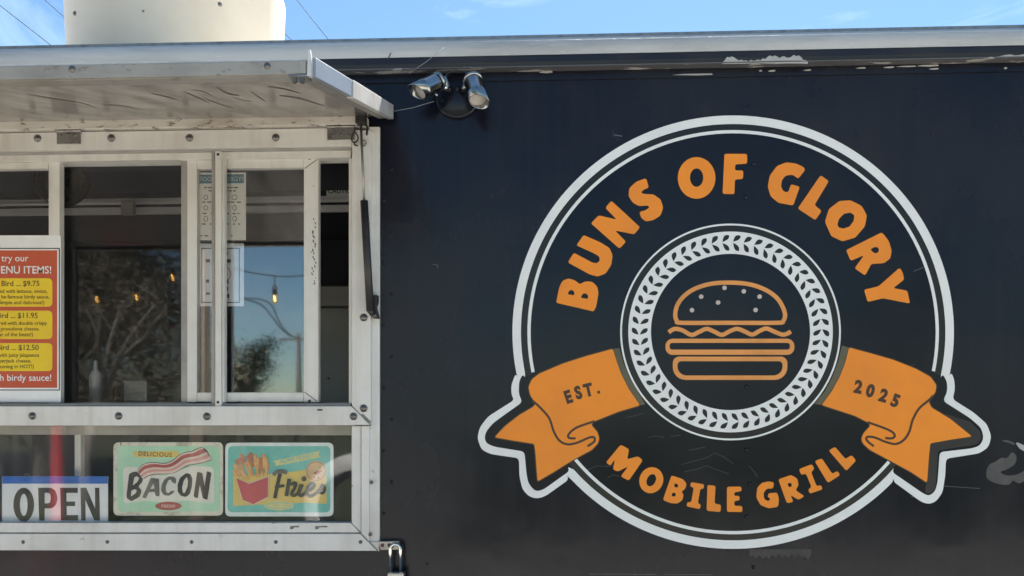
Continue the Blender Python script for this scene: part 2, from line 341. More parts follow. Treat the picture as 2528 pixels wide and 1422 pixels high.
# roof edge: rounded rail, fascia, drip seam
def extrude_x(name, prof, mat, parent, x0=XL - 0.01, x1=XR + 0.01, smooth=True):
    V = [Vector((x, -d, z)) for x in (x0, x1) for d, z in prof]; n = len(prof)
    o = obj(name, V, [(i, i + n, i + n + 1, i + 1) for i in range(n - 1)], mat, parent, smooth)
    return o
rr = 0.062
arc = [(-0.032 + rr * math.cos(t), ZR - rr + rr * math.sin(t)) for t in [math.radians(100 - k * 7) for k in range(0, 15)]]
arc.append((arc[-1][0] + 0.0005, arc[-1][1] - 0.010)); d_end, z_end = arc[-1]
rail = extrude_x('roof_rail', [(-0.2, ZR - 0.004)] + arc, RAIL, truck)
fas = extrude_x('fascia', [(d_end - 0.004, z_end + 0.001), (d_end - 0.001, z_end - 0.001), (0.030, SEAM + 0.012), (0.028, SEAM + 0.002), (0.0, SEAM + 0.001)], FASC, truck, smooth=False)
SEAMM = M('chipped white seam sealant', (0.10, 0.103, 0.112), 0.5, col2=(0.46, 0.45, 0.43), scale=26, lo=0.585, hi=0.62, stretch=(0.3, 1, 1))
box('drip_seam', XL, XR, -0.034, -0.001, SEAM - 0.0035, SEAM - 0.0005, SEAMM, truck, 0.0008)
box('seam_strip', XL, XR, -0.004, 0.0, SEAM - 0.028, SEAM - 0.004, NAVY, truck, 0.001)
box('roof_edge', XL, XR, 0.0, 0.004, ZR - 0.012, ZR - 0.0008, STEEL, truck)
roof = box('roof', XL, XR, 0.19, YB, ZR - 0.05, ZR - 0.006, ROOFM, truck)
# flaked paint along the seam
CHIP = M('bare flaked patch', (0.44, 0.43, 0.41), 0.6, col2=(0.36, 0.36, 0.35), scale=30)
def blob(cx0, cx1, ybase, hs, jit=3.0):
    n = len(hs); top = [(cx0 + (cx1 - cx0) * i / (n - 1), ybase - h + random.uniform(-jit, jit) * 0.4) for i, h in enumerate(hs)]
    bot = [(cx1 - (cx1 - cx0) * i / 5, ybase + random.uniform(-1, 1)) for i in range(6)]
    return rounded(top + bot, 1.5, 2)
flat('paint_chip', [[blob(1783, 1995, 157, [3, 9, 17, 15, 19, 14, 12, 7, 9, 6, 8, 6, 9, 7, 8, 10, 8, 12, 10, 16, 21, 17, 20, 18, 13, 17, 19, 15, 14, 17, 22, 19, 21, 16, 10, 8, 3])]], 0.0325, CHIP, fas)
flat('paint_chip', [[blob(2455, 2560, 142, [2, 4, 6, 8, 5, 7, 9, 6, 4])]], 0.0325, CHIP, fas)
for x0, x1, y in ((1873, 1882, 175), (1895, 1915, 175), (1982, 2003, 173), (2113, 2138, 168), (2180, 2208, 166), (2212, 2262, 164), (2262, 2318, 162), (2292, 2318, 170), (2478, 2487, 168), (1330, 1365, 178), (1660, 1760, 184)):
    flat('paint_chip', [[rounded([(x0, y + 1), (x0 + (x1 - x0) * .3, y - random.uniform(1, 3)), (x1 - 2, y - 2.5), (x1, y + .5), (x0 + (x1 - x0) * .6, y + random.uniform(1, 3))], 2)]], 0.0045 if y > 160 else 0.033, CHIP, wall)
for a, b in (((965, 130), (957, 147)), ((1095, 118), (1062, 140))):
    pass
# other sides and the inside
box('back_wall', XL, XR, YB, YB + 0.04, 0.42, ZR - 0.05, NAVY, truck)
obj('end_wall', *merge([(boxv(XL - 0.04, XL, 0, 0.3, 0.42, ZR - 0.05), BF), (boxv(XL - 0.04, XL, 1.1, YB + 0.04, 0.42, ZR - 0.05), BF), (boxv(XL - 0.04, XL, 0.3, 1.1, 2.4, ZR - 0.05), BF)]), NAVY, truck)   # unseen open doorway, added to let daylight onto the hood
box('end_wall', XR, XR + 0.04, 0, YB + 0.04, 0.42, ZR - 0.05, NAVY, truck)
box('floor', XL, XR, 0.04, YB, 0.42, 0.50, FLOORM, truck)
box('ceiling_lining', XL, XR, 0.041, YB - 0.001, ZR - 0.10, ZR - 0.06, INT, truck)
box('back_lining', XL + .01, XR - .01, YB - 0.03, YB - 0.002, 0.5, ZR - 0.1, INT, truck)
for x in (-0.6, 0.25):
    wg = empty('wheel', (x, 0.16, 0.34), truck)
    for nm, prof, mt in (('tyre', [(0.2, -0.1), (0.31, -0.1), (0.34, -0.06), (0.34, 0.06), (0.31, 0.1), (0.2, 0.1)], TYRE), ('rim', [(0.0, -0.07), (0.12, -0.06), (0.19, -0.09), (0.2, -0.1)], STEEL)):
        g = lathe_geo(prof, 28); obj(nm, [Vector((x + v.x, 0.16 + v.z, 0.34 + v.y)) for v in g[0]], g[1], mt, wg, True)
# scuffed crescent at the right, smears of old adhesive under the logo
SMEAR = M('grey worn patch', (0.075, 0.07, 0.07), 0.42, col2=(0.035, 0.035, 0.04), scale=16, lo=0.35, hi=0.7)
SMEAR2 = M('faint adhesive smear', (0.013, 0.014, 0.02), 0.4, col2=(0.036, 0.034, 0.035), scale=30)
zc = lambda L: [(2380 + x * 0.1266, 1050 + y * 0.1266) for x, y in L]
flat('worn_patch', [[rounded(zc([(930, 510), (1010, 570), (1030, 650), (1000, 750), (900, 830), (780, 880), (695, 910), (760, 960), (860, 980), (980, 975), (1080, 940), (1180, 880), (1290, 800), (1290, 1000), (1170, 1090), (1060, 1140), (1010, 1100), (950, 1070), (900, 1150), (820, 1165), (700, 1150), (560, 1110), (460, 1050), (430, 980), (440, 860), (500, 750), (600, 720), (680, 660), (750, 625), (820, 650), (880, 600)]), 6)]], 0.0006, SMEAR, wall)
flat('worn_patch', [[rounded(zc([(1010, 350), (1040, 330), (1170, 390), (1290, 470), (1290, 560), (1160, 500), (1080, 450)]), 4)]], 0.0006, CHIP, wall)
flat('worn_patch', [[rounded(zc([(740, 290), (850, 290), (1000, 350), (980, 385), (880, 340), (780, 320)]), 4)]], 0.0006, SMEAR, wall)
ragged = [(1850 + i * 9, 1356) for i in range(18)] + [(2003 - i * 8, 1372 + (6 if i % 2 else -2) + random.uniform(-4, 4)) for i in range(20)]
flat('worn_patch', [[ragged]], 0.0006, SMEAR2, wall)
SCR = M('scratch', (0.10, 0.10, 0.105), 0.5, scale=20)
for a, b, wd in (((1515, 333), (1536, 336), 3), ((2255, 670), (2280, 660), 1.6), ((1455, 1417), (1620, 1418), 1.6), ((1640, 1418), (1760, 1419), 1.3), ((1068, 652), (1082, 655), 2), ((1080, 655), (1081, 664), 2), ((2250, 1226), (2300, 1230), 1.4), ((2330, 1200), (2420, 1206), 1.2), ((965, 130), (957, 147), 2.5)):
    flat('scratch', [stroke([a, b], wd)], 0.0338 if b[1] < 170 else 0.0012, SCR, wall)

# exhaust stack on the roof
stk = P(443, 100, -0.72); r0 = abs(PX(694, -0.72) - PX(159, -0.72)) / 2 * 0.872
stack = empty('exhaust_stack', (stk.x, 0.72, ZR - 0.01), truck)
cx, cy = stk.x, 0.72
prof = [(r0 * 1.02, ZR - 0.008), (r0 * 1.02, ZR + 0.01), (r0, ZR + 0.011), (r0 * 1.0, ZR + 0.05), (r0 * 1.03, ZR + 0.32), (r0 * 1.055, ZR + 0.50), (r0 * 1.055, ZR + 0.52), (r0 * 0.9, ZR + 0.54), (0, ZR + 0.55)]
g = lathe_geo(prof, 64); obj('duct', [Vector((cx + v.x, cy + v.y, v.z)) for v in g[0]], g[1], CHIM, stack, True)
for px, py in ((184, 33), (566, 40), (353, 27)):
    q = P(px, py, -0.4); dx = max(-r0, min(r0, (q.x - cx))); yy = cy - math.sqrt(max(1e-4, r0 * r0 * 1.05 - dx * dx))
    q = P(px, py, -yy); dx = q.x - cx; yy = cy - math.sqrt(max(1e-4, r0 * r0 * 1.06 - dx * dx))
    o = obj('rivet', *rv, BOLT, stack, True); o.location = (q.x, yy, q.z); o.scale = (1.5, 1.5, 1.5) if px != 353 else (0.7, 0.7, 0.7)
    o.rotation_euler = (0, 0, math.atan2(dx, -(yy - cy)))

# ------------------------------------------------------------------ serving window
win = empty('serving_window', (PX(400), -0.01, wz0), truck)
XW0 = -420
B = 0.0012
# outer flange
rect('flange', 911, 313, 937, 1360, 0.0, 0.010, WHITE, win, B, at=920)
rect('flange', XW0 - 20, 313, XW0 + 6, 1360, 0.0, 0.010, WHITE, win, B, at=400)
rect('hinge_rail', XW0 - 10, 289, 903, 314, 0.0, 0.040, WORN, win, 0.003, at=500)
rect('header_shadow_strip', XW0, 313, 905, 321, 0.0, 0.022, TRACK, win, B, at=500)
rect('header_rail', XW0, 321, 868, 365, -0.03, 0.028, WHITE, win, B, at=500)
rect('header_lip', XW0, 365, 868, 373, -0.03, 0.018, TRACK, win, B, at=500)
def prism(name, poly, d0, d1, mat, parent):
    """upright bar of any outline, front face at d1"""
    n = len(poly); V = [P(x, y, d1) for x, y in poly] + [P(x, y, d1) + Vector((0, d1 - d0, 0)) for x, y in poly]
    Fc = [tuple(range(n))[::-1], tuple(range(n, 2 * n))] + [(i, (i + 1) % n, n + (i + 1) % n, n + i) for i in range(n)]
    o = obj(name, V, Fc, mat, parent); bm = bmesh.new(); bm.from_mesh(o.data); bmesh.ops.recalc_face_normals(bm, faces=bm.faces[:])
    bmesh.ops.bevel(bm, geom=bm.edges[:], offset=B, segments=2, profile=0.6, affect='EDGES', clamp_overlap=True); bm.to_mesh(o.data); bm.free(); return o
prism('jamb', [(869, 321), (915, 321), (915, 1048), (869, 1001)], -0.03, 0.028, WHITE, win)
prism('jamb', [(XW0 + 6, 330), (XW0 + 50, 330), (XW0 + 50, 1003), (XW0 + 6, 1050)], -0.03, 0.0275, WHITE, win)
prism('sill_rail', [(XW0 + 51, 1003), (868, 1003), (914, 1050), (XW0 + 7, 1051)], -0.03, 0.028, WHITE, win)
rect('sill_lip', XW0 + 52, 996, 866, 1003, -0.035, 0.012, TRACK, win, B, at=500)
# track pieces round the sashes
rect('head_track', XW0 + 50, 373, 866, 391, -0.05, 0.004, WHITE, win, B, at=650)
rect('inner_jamb', 861, 391, 869, 996, -0.05, 0.006, WHITE, win, B)
# lower guard frame
prism('lower_jamb', [(892, 1052), (911, 1052), (911, 1340), (892, 1318)], -0.02, 0.018, WHITE, win)
prism('lower_jamb_lip', [(868, 1052), (891, 1052), (891, 1314), (868, 1291)], -0.02, 0.011, WHITE, win)
prism('lower_rail', [(XW0, 1318), (889, 1318), (932, 1360), (XW0, 1358)], -0.02, 0.018, WHITE, win)
prism('lower_rail_lip', [(XW0, 1291), (866, 1291), (889, 1315), (XW0, 1315)], -0.02, 0.011, WHITE, win)
prism('corner_plate', [(912, 1338), (936, 1338), (936, 1361), (933, 1361)], 0.0, 0.0155, WHITE, win)
rect('shelf_edge', XW0 + 40, 1050, 868, 1074, -0.16, -0.03, TRACK, win, B, at=450)
rect('mullion', 184, 1060, 199, 1300, -0.085, -0.065, WHITE, win, B)
# bolts of the frame: dark washer with a domed head
bw = lathe_geo([(0.0125, 0), (0.0125, 0.002), (0.0095, 0.0025), (0.0088, 0.004), (0.006, 0.0062), (0.0, 0.007)], 16)
bw = ([Vector((v.x, -v.z, v.y)) for v in bw[0]], bw[1])
bolt_me = None
def bolt(px, py, d, sc=0.85, mat=BOLT):
    global bolt_me
    o = obj('bolt', *bw, mat, win, True) if bolt_me is None else link(bpy.data.objects.new('bolt', bolt_me), win)
    bolt_me = bolt_me or o.data; o.location = P(px, py, d); o.scale = (sc,) * 3; return o
for px in (93, 275, 468, 681): bolt(px, 342 - px * 0.003, 0.028)
for px, py in ((80, 1027), (293, 1027), (511, 1028), (873, 1028), (898, 1008), (898, 784)): bolt(px, py, 0.028)
for px, py in ((57, 1338), (265, 1338), (473, 1338), (681, 1338), (890, 1338), (914, 1319), (917, 1191)): bolt(px, py, 0.018 if px < 905 else 0.0175, 0.42)
# hinge leaves
for px0, px1 in ((140, 198), (808, 875)):
    h = rect('hinge', px0, 319, px1, 350, 0.028, 0.0315, STEEL, win, 0.0006, at=500)
    a, b = P(px0 - 2, 318, 0.036), P(px1 + 2, 318, 0.036); a.z = b.z = PZ(318, .036, 500)
    tube('knuckle', [a, b], 0.005, STEEL, h, 8)
    for k in (0.2, 0.5, 0.8):
        o = link(bpy.data.objects.new('screw', bolt_me), h); o.location = P(px0 + (px1 - px0) * k, 334 - 2 * (k == 0.5), 0.0315); o.scale = (0.3,) * 3
# sashes: stiles and rails of one pane each
def sash(x0, x1, y0, y1, wl, wr, wt, wb, d0, d1, gl):
    if wl: rect('sash_stile', x0, y0, x0 + wl, y1, d0, d1, WHITE, win, B)
    if wr: rect('sash_stile', x1 - wr, y0, x1, y1, d0, d1, WHITE, win, B)
    m = max(0, (x0 + x1) / 2)
    rect('sash_rail', x0 + wl + 0.5, y0 + 1, x1 - wr - 0.5, y0 + wt, d0, d1 - 0.0008, WHITE, win, B, at=m)
    rect('sash_rail', x0 + wl + 0.5, y1 - wb, x1 - wr - 0.5, y1 - 1, d0, d1 - 0.0008, WHITE, win, B, at=m)
    rect('window_pane', x0 + wl - 3, y0 + wt - 3, x1 - wr + 3, y1 - wb + 3, d0 + 0.006, d0 + 0.010, gl, win, at=m)
sash(462, 786, 391, 993, 24, 36, 24, 24, -0.030, -0.008, G3)
rect('sash_edge', 447, 393, 462, 995, -0.045, -0.0085, TRACK, win, B)
sash(-260, 147, 393, 995, 30, 27, 25, 25, -0.030, -0.008, G1)
rect('window_pane', 148, 390, 449, 996, -0.050, -0.046, G1, win)
# centre post with its grooves
rect('centre_post', 531, 373, 546, 1003, -0.006, 0.022, WHITE, win, B)
rect('centre_post', 522, 374, 530.5, 997, -0.006, 0.010, TRACK, win, B)
rect('centre_post', 546.5, 374, 554, 993, -0.006, 0.012, WHITE, win, B)
for px, py, d in ((538, 381, 0.022), (538, 993, 0.022), (465, 392, -0.0075), (764, 391, -0.0075), (134, 392, -0.0075), (764, 990, -0.0075)):
    flat('screw_hole', [[ellipse(px, py, 3.6, 3.6, 12)]], d + 0.0006, INK, win)
flat('screw_hole', [[rounded([(783, 1010), (796, 1010), (796, 1014), (783, 1014)], 1)]], 0.0286, INK, win)
# mitre joints and scuffs
for a, b, d in (((868, 1002), (915, 1049), 0.0286), ((889, 1315), (933, 1360), 0.0186), ((752, 968), (783, 991), -0.0076), ((866, 391), (869, 373), 0.0286), ((752, 416), (784, 393), -0.0076)):
    flat('joint', [stroke([a, b], 2.2)], d, INKG if d < 0.02 else BOLT, win)
flat('joint', [stroke([(893, 1023), (914, 1044)], 7)], 0.0288, BOLT, win)
for a, b, d in (((916, 322), (916, 1050), 0.0112), ((892, 1052), (892, 1310), 0.0116), ((0, 1317), (888, 1317), 0.0116), ((875, 1050), (918, 1050), 0.029)):
    flat('joint', [stroke([a, b], 1.8)], d, BOLT, win)
random.seed(3)
for k in range(26):      # dark rub marks down the right stile
    y = 540 + k * 6.5 + random.uniform(-3, 3); x = 774 + math.sin(k * 0.9) * 3 + random.uniform(-3, 3); h = random.uniform(2, 9)
    flat('scuff', [[rounded([(x - 1.5, y), (x + 1.2, y + h * 0.2), (x + 1.8, y + h), (x - 1.2, y + h * 0.9)], 1)]], -0.0076, INK if k < 16 else INKG, win)
for x0, x1, y in ((716, 738, 1301), (778, 808, 1301)):
    flat('scuff', [[[(x0, y - 2), (x1, y - 3), (x1, y + 1), (x0 + 10, y + 1), (x0 + 8, y + 5), (x0, y + 6)]][0:1]], 0.0116, INKG, win)
# lower acrylic panel and the dark cupboard behind it
rect('guard_panel', XW0 + 20, 1040, 872, 1296, -0.014, -0.010, G2, win, at=450)
cz0, cz1 = PZ(1300, -0.02), PZ(1052, -0.02)
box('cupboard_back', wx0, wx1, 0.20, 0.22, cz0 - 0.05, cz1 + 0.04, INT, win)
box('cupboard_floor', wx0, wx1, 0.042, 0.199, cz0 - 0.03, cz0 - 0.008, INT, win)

# ------------------------------------------------------------------ awning
AW = 0.735; ax = (P(765, 150, AW).x + P(965, 290, 0.0).x) / 2; axl = -2.25
zo, zi = PZ(189, AW, 765), PZ(292, 0.02, 900)
aw = empty('awning', (ax, -0.02, zi), truck)
sl = (zo - zi) / (AW - 0.02)
def slab(name, x0, x1, da, db, off0, off1, mat, bevel=0.001):
    za, zb = zi + sl * (da - 0.02), zi + sl * (db - 0.02)
    V = [(x0, -da, za + off0), (x1, -da, za + off0), (x1, -db, zb + off0), (x0, -db, zb + off0), (x0, -da, za + off1), (x1, -da, za + off1), (x1, -db, zb + off1), (x0, -db, zb + off1)]
    f = [(3, 2, 1, 0)[::-1] if False else (0, 1, 2, 3), (7, 6, 5, 4), (0, 4, 5, 1), (1, 5, 6, 2), (2, 6, 7, 3), (3, 7, 4, 0)]
    o = obj(name, V, f, mat, aw); bm = bmesh.new(); bm.from_mesh(o.data); bmesh.ops.recalc_face_normals(bm, faces=bm.faces[:])
    if bevel: bmesh.ops.bevel(bm, geom=bm.edges[:], offset=bevel, segments=1, affect='EDGES', clamp_overlap=True)
    bm.to_mesh(o.data); bm.free(); return o
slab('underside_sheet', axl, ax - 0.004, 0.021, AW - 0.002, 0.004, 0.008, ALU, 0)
slab('top_sheet', axl, ax - 0.004, 0.021, AW - 0.002, 0.030, 0.034, EDGE, 0)
DM = AW * 0.63
slab('side_channel', ax - 0.0035, ax + 0.012, 0.02, DM, -0.004, 0.036, EDGE)
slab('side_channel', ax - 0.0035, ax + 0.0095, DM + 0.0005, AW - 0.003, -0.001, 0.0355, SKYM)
slab('side_lip', ax - 0.03, ax - 0.004, 0.022, AW - 0.004, -0.0015, 0.0035, LIP)
zl0, zl1 = PZ(185, AW, 700), PZ(152, AW, 700)
lip = box('front_lip', axl, ax - 0.005, -AW - 0.003, -AW + 0.003, zl0, zl1, LIP, aw, 0.001)
box('front_lip_foot', axl, ax - 0.03, -AW + 0.0035, -AW + 0.03, zl0 - 0.001, zl0 + 0.003, LIP, aw, 0.0008)
box('corner_bracket', PX(714, AW), ax - 0.003, -AW - 0.006, -AW + 0.02, zl0 - 0.006, zl0 - 0.0015, STEEL, aw, 0.001)
box('corner_bracket', PX(742, AW), PX(757, AW), -AW - 0.006, -AW - 0.0035, zl0, zl1 - 0.002, LIP, aw, 0.0005)
prism_t = [(758, 187), (768, 187), (769, 150), (765, 121), (761, 122), (759, 150)]
n = len(prism_t); V = [P(x, y, AW + 0.006) for x, y in prism_t] + [P(x, y, AW + 0.006) + Vector((0, 0.01, 0)) for x, y in prism_t]
obj('corner_tab', V, [tuple(range(n))[::-1], tuple(range(n, 2 * n))] + [(i, (i + 1) % n, n + (i + 1) % n, n + i) for i in range(n)], EDGE, aw)
for px in (178, 660):
    o = link(bpy.data.objects.new('bolt', bolt_me), aw); o.location = P(px, 171 if px < 300 else 163, AW + 0.003); o.scale = (0.5,) * 3
for px in (727, 746):
    p = P(px, 189, AW); tube('bolt_nut', [p + Vector((0, 0, -0.012)), p + Vector((0, 0, -0.002))], 0.004, BOLT, aw, 6, False)
STAIN = M('dark grease streak', (0.09, 0.085, 0.078), 0.4, col2=(0.17, 0.16, 0.148), scale=45, lo=0.35, hi=0.7)
def A(px, py, off=0.0):   # a place on the awning's underside
    z0_, z1_ = P(px, py, 0.0).z, P(px, py, 1.0).z       # height of the sight line, linear in d
    a0 = zi - sl * 0.02 + 0.004 - off; d_ = (z0_ - a0) / (sl - (z1_ - z0_)); p = P(px, py, d_); return p
for L_, w_ in (([(372, 231), (405, 238), (446, 250)], 3), ([(452, 226), (485, 240), (520, 256)], 4.5), ([(535, 214), (558, 230), (592, 237)], 6), ([(552, 222), (571, 234)], 4), ([(618, 226), (640, 241), (655, 251)], 4.5), ([(500, 241), (540, 257), (578, 268)], 3.5),
               ([(470, 222), (500, 226), (530, 240)], 2.5), ([(250, 258), (300, 262), (350, 272)], 2.5), ([(60, 232), (120, 242), (170, 250)], 2.5), ([(660, 214), (700, 220), (745, 232)], 5), ([(690, 236), (740, 244), (800, 262)], 7), ([(565, 238), (600, 248), (625, 252)], 2.5), ([(150, 246), (205, 256), (240, 268)], 2.0), ([(305, 268), (313, 270)], 3)):
    lp = stroke(catmull(L_, 4) if len(L_) > 2 else L_, lambda t, w_=w_: max(0.3, 0.6 * w_ * math.sin(math.pi * min(0.97, max(0.06, t)))))[0]
    V = [A(x, y, 0.0006) for x, y in lp]; m_ = len(lp) // 2
    obj('grease_streak', V, [(i, i + 1, 2 * m_ - 2 - i, 2 * m_ - 1 - i) for i in range(m_ - 1)], STAIN, aw)
# gas strut
st = empty('gas_strut', P(925, 780, 0.03), truck)
tube('cylinder', [P(899, 496, 0.052), P(914, 768, 0.046)], 0.0105, BLACK, st, 14)
tube('rod', [P(891, 306, 0.058), P(899, 500, 0.052)], 0.0036, STEEL, st, 8)
tube('end_fitting', [P(914, 764, 0.046), P(919, 778, 0.045)], [0.0105, 0.006], BLACK, st, 10)
prism('bracket', [(921, 728), (931, 728), (931, 745), (927, 757), (934, 785), (920, 785), (917, 770), (922, 752)], 0.010, 0.034, BLACK, st)
box('top_bracket', PX(881, 0.05), PX(905, 0.05), -0.070, -0.042, PZ(309, 0.05, 900), PZ(284, 0.05, 900), BLACK, st, 0.002)
o = link(bpy.data.objects.new('pin', bolt_me), st); o.location = P(925, 779, 0.035); o.scale = (0.4,) * 3; o.data = o.data
# hook and latch at the corner of the header
def pts3(L, d): return [P(x, y, d) for x, y in L]
hk = empty('awning_latch', P(880, 335, 0.04), truck)
tube('hook', pts3(catmull([(875, 312), (875, 325), (868, 336), (870, 350), (880, 350), (884, 338), (876, 327)], 4), 0.038), 0.0021, BLACK, hk, 6)
tube('hook', pts3(catmull([(876, 350), (875, 357), (883, 360)], 4), 0.038), 0.0024, BLACK, hk, 6)
tube('hook', pts3(catmull([(903, 306), (907, 316), (905, 334)], 4), 0.046), 0.003, BLACK, hk, 6)
tube('eye', pts3(ellipse(898, 353, 6, 7, 14) + [(904, 353)], 0.034), 0.0022, STEEL, hk, 6)

# ------------------------------------------------------------------ spotlights
sp = empty('twin_spotlight', P(1128, 240, 0.0))
tag(sp, 'black twin-head spotlight on a round plate beside the awning end', 'spotlight')
bp_c = P(1128, 238, 0.012)
g = lathe_geo([(0.060, 0.0), (0.060, 0.008), (0.055, 0.011), (0.0, 0.012)], 40)
obj('mounting_plate', [Vector((bp_c.x + v.x, -v.z - 0.0005, bp_c.z + v.y)) for v in g[0]], g[1], NAVY, sp, True)
g = lathe_geo([(0.0055, 0.0), (0.0055, 0.004), (0.0, 0.005)], 12); s0 = P(1129, 221, 0.0125)
obj('sensor_eye', [Vector((s0.x + v.x, s0.y - v.z, s0.z + v.y)) for v in g[0]], g[1], INK, sp, True)
def head(a, b, r, up):
    """lamp head from rear a to mouth b with a slanted hood"""
    ax_ = (b - a); Ln = ax_.length; ax_.normalize(); s = up - ax_ * up.dot(ax_); s.normalize(); t = ax_.cross(s)
    h = empty('lamp_head', a, sp); n = 28
    def ring(rr_, h0, slant=0.0):
        return [a + ax_ * (h0 + slant * (0.5 + 0.5 * math.cos(2 * math.pi * k / n))) + (s * math.cos(2 * math.pi * k / n) + t * math.sin(2 * math.pi * k / n)) * rr_ for k in range(n)]
    def shell(name, rings, mat, cap0=False, cap1=False):
        V = [v for q in rings for v in q]
        f = [(i * n + k, i * n + (k + 1) % n, (i + 1) * n + (k + 1) % n, (i + 1) * n + k) for i in range(len(rings) - 1) for k in range(n)]
        if cap0: f.append(tuple(range(n))[::-1])
        if cap1: f.append(tuple((len(rings) - 1) * n + k for k in range(n)))
        return obj(name, V, f, mat, h, True)
    shell('body', [ring(r * 0.55, -0.002), ring(r * 0.93, 0.0), ring(r, 0.004), ring(r, Ln * 0.60), ring(r * 1.03, Ln * 0.62), ring(r * 1.03, Ln * 0.66), ring(r, Ln * 0.68), ring(r, Ln * 0.86, Ln * 0.34), ring(r * 0.93, Ln * 0.86, Ln * 0.34), ring(r * 0.93, Ln * 0.80)], DARKM, cap0=True)
    shell('lens', [ring(r * 0.93, Ln * 0.80), ring(r * 0.5, Ln * 0.815), ring(r * 0.01, Ln * 0.82)], LENS, cap1=True)
    shell('rear_cap', [ring(r * 1.0, -0.012), ring(r * 1.06, -0.010), ring(r * 1.06, -0.004), ring(r * 0.9, -0.003)], DARKM, cap0=True)
    return h
head(P(1078, 203, 0.060), P(1030, 226, 0.095), 0.024, Vector((-0.5, -0.2, 0.9)))
head(P(1169, 204, 0.060), P(1183, 250, 0.100), 0.026, Vector((0.9, -0.1, 0.35)))
for a, b, c in (((1094, 190), (1104, 216), (1112, 226)), ((1152, 212), (1146, 217), (1140, 224))):
    tube('swivel_arm', [P(*a, 0.056), P(*b, 0.040), P(*c, 0.012)], [0.009, 0.010, 0.009], DARKM, sp, 10)
tube('knob', [P(1096, 212, 0.045), P(1104, 219, 0.052)], 0.008, CHROME, sp, 10)
tube('cable', pts3(catmull([(1098, 190), (1108, 180), (1128, 174), (1148, 178), (1162, 190), (1169, 198)], 6), 0.050), 0.0022, BLACK, sp, 6)
ph = P(1080, 240, 0.02); tube('thumb_screw', [ph, ph + Vector((0, -0.02, 0))], 0.0035, CHROME, sp, 8)

# ------------------------------------------------------------------ padlock and hasp
hs = prism('hasp', [(934, 1337), (984, 1336), (985, 1357), (940, 1358)], 0.001, 0.022, STEEL, truck)
for px in (944, 961): flat('hole', [[ellipse(px, 1346, 5, 5, 12)]], 0.0226, RUST if px < 950 else INK, hs)
pl = empty('padlock', P(976, 1440, 0.02)); tag(pl, 'steel padlock hanging by its long shackle from the window frame hasp', 'padlock')
tube('shackle', pts3([(963.5, 1416), (963.5, 1358)] + [(976 - 12.5 * math.cos(t * math.pi / 8), 1356 - 12 * math.sin(t * math.pi / 8)) for t in range(9)] + [(988.5, 1358), (989, 1416)], 0.030), 0.0047, CHROME, pl, 10)
rect('body', 956, 1414, 997, 1475, 0.014, 0.046, BRASS, pl, 0.004, at=976)

# ------------------------------------------------------------------ logo on the side
logo = empty('logo_decal', P(1810, 1360, 0.001))
tag(logo, 'round burger logo decal with orange ribbon reading EST. 2025 on the navy side', 'logo decal')
z1 = lambda L: [(1160 + x * 0.3942, 260 + y * 0.3937) for x, y in L]
z2 = lambda L: [(1800 + x * 0.3942, 260 + y * 0.3937) for x, y in L]
z3 = lambda L: [(1160 + x * 0.4079, 800 + y * 0.4079) for x, y in L]
z4 = lambda L: [(1800 + x * 0.4078, 800 + y * 0.4078) for x, y in L]
z5 = lambda L: [(1520 + x * 0.3939, 540 + y * 0.3939) for x, y in L]
LC = (1810.0, 820.0)
def rim(rx, ry, a, b, n):   # arc of the big circle from angle a to b (degrees, 0 right, 90 down)
    return ellipse(LC[0], LC[1], rx, ry, n, math.radians(a), math.radians(b))
def ang(p): return math.degrees(math.atan2((p[1] - LC[1]) / 535.0, (p[0] - LC[0]) / 545.0))
lo = rounded(z3([(278, 297), (250, 370), (252, 430), (268, 460), (180, 515), (110, 560), (60, 625), (45, 690), (70, 760), (125, 787), (297, 812), (300, 925), (318, 1000), (360, 1045), (410, 1057), (460, 1040), (600, 940)]), 10)
li = rounded(z3([(322, 300), (298, 345), (296, 425), (318, 472), (215, 545), (140, 600), (98, 650), (88, 690), (100, 722), (145, 742), (330, 772), (342, 900), (352, 960), (385, 1003), (412, 1012), (448, 1000), (605, 888)]), 10)
ro = rounded(z4([(1345, 290), (1364, 340), (1367, 400), (1352, 455), (1480, 535), (1560, 605), (1588, 680), (1570, 745), (1515, 783), (1313, 815), (1308, 920), (1292, 1020), (1252, 1075), (1210, 1090), (1165, 1078), (990, 950)]), 10)
ri = rounded(z4([(1293, 300), (1320, 350), (1321, 410), (1295, 465), (1460, 570), (1527, 630), (1542, 690), (1520, 735), (1475, 752), (1275, 775), (1268, 880), (1262, 960), (1248, 1012), (1213, 1040), (1178, 1028), (985, 895)]), 10)
def border(rx, ry, lft, rgt):
    # left notch top -> left tail -> bottom arc -> right tail (reversed) -> top arc
    out = list(lft)
    a, b = ang(lft[-1]), ang(rgt[-1]); out += rim(rx, ry, a - 1.5, b + 1.5, 48)
    out += list(rgt)[::-1]
    a, b = ang(rgt[0]), ang(lft[0]) - 360 if ang(lft[0]) > 0 else ang(lft[0]) - 0
    b = ang(lft[0]); b = b - 360 if b > 0 else b
    out += rim(rx, ry, a - 1.0, b + 1.0, 110)
    return out
outer = border(545, 535, lo, ro); inner = border(524, 514, li, ri)
flat('background_sheet', [[outer]], 0.0008, VINYL, logo)
flat('border', [[outer, inner]], 0.0016, VWHITE, logo)
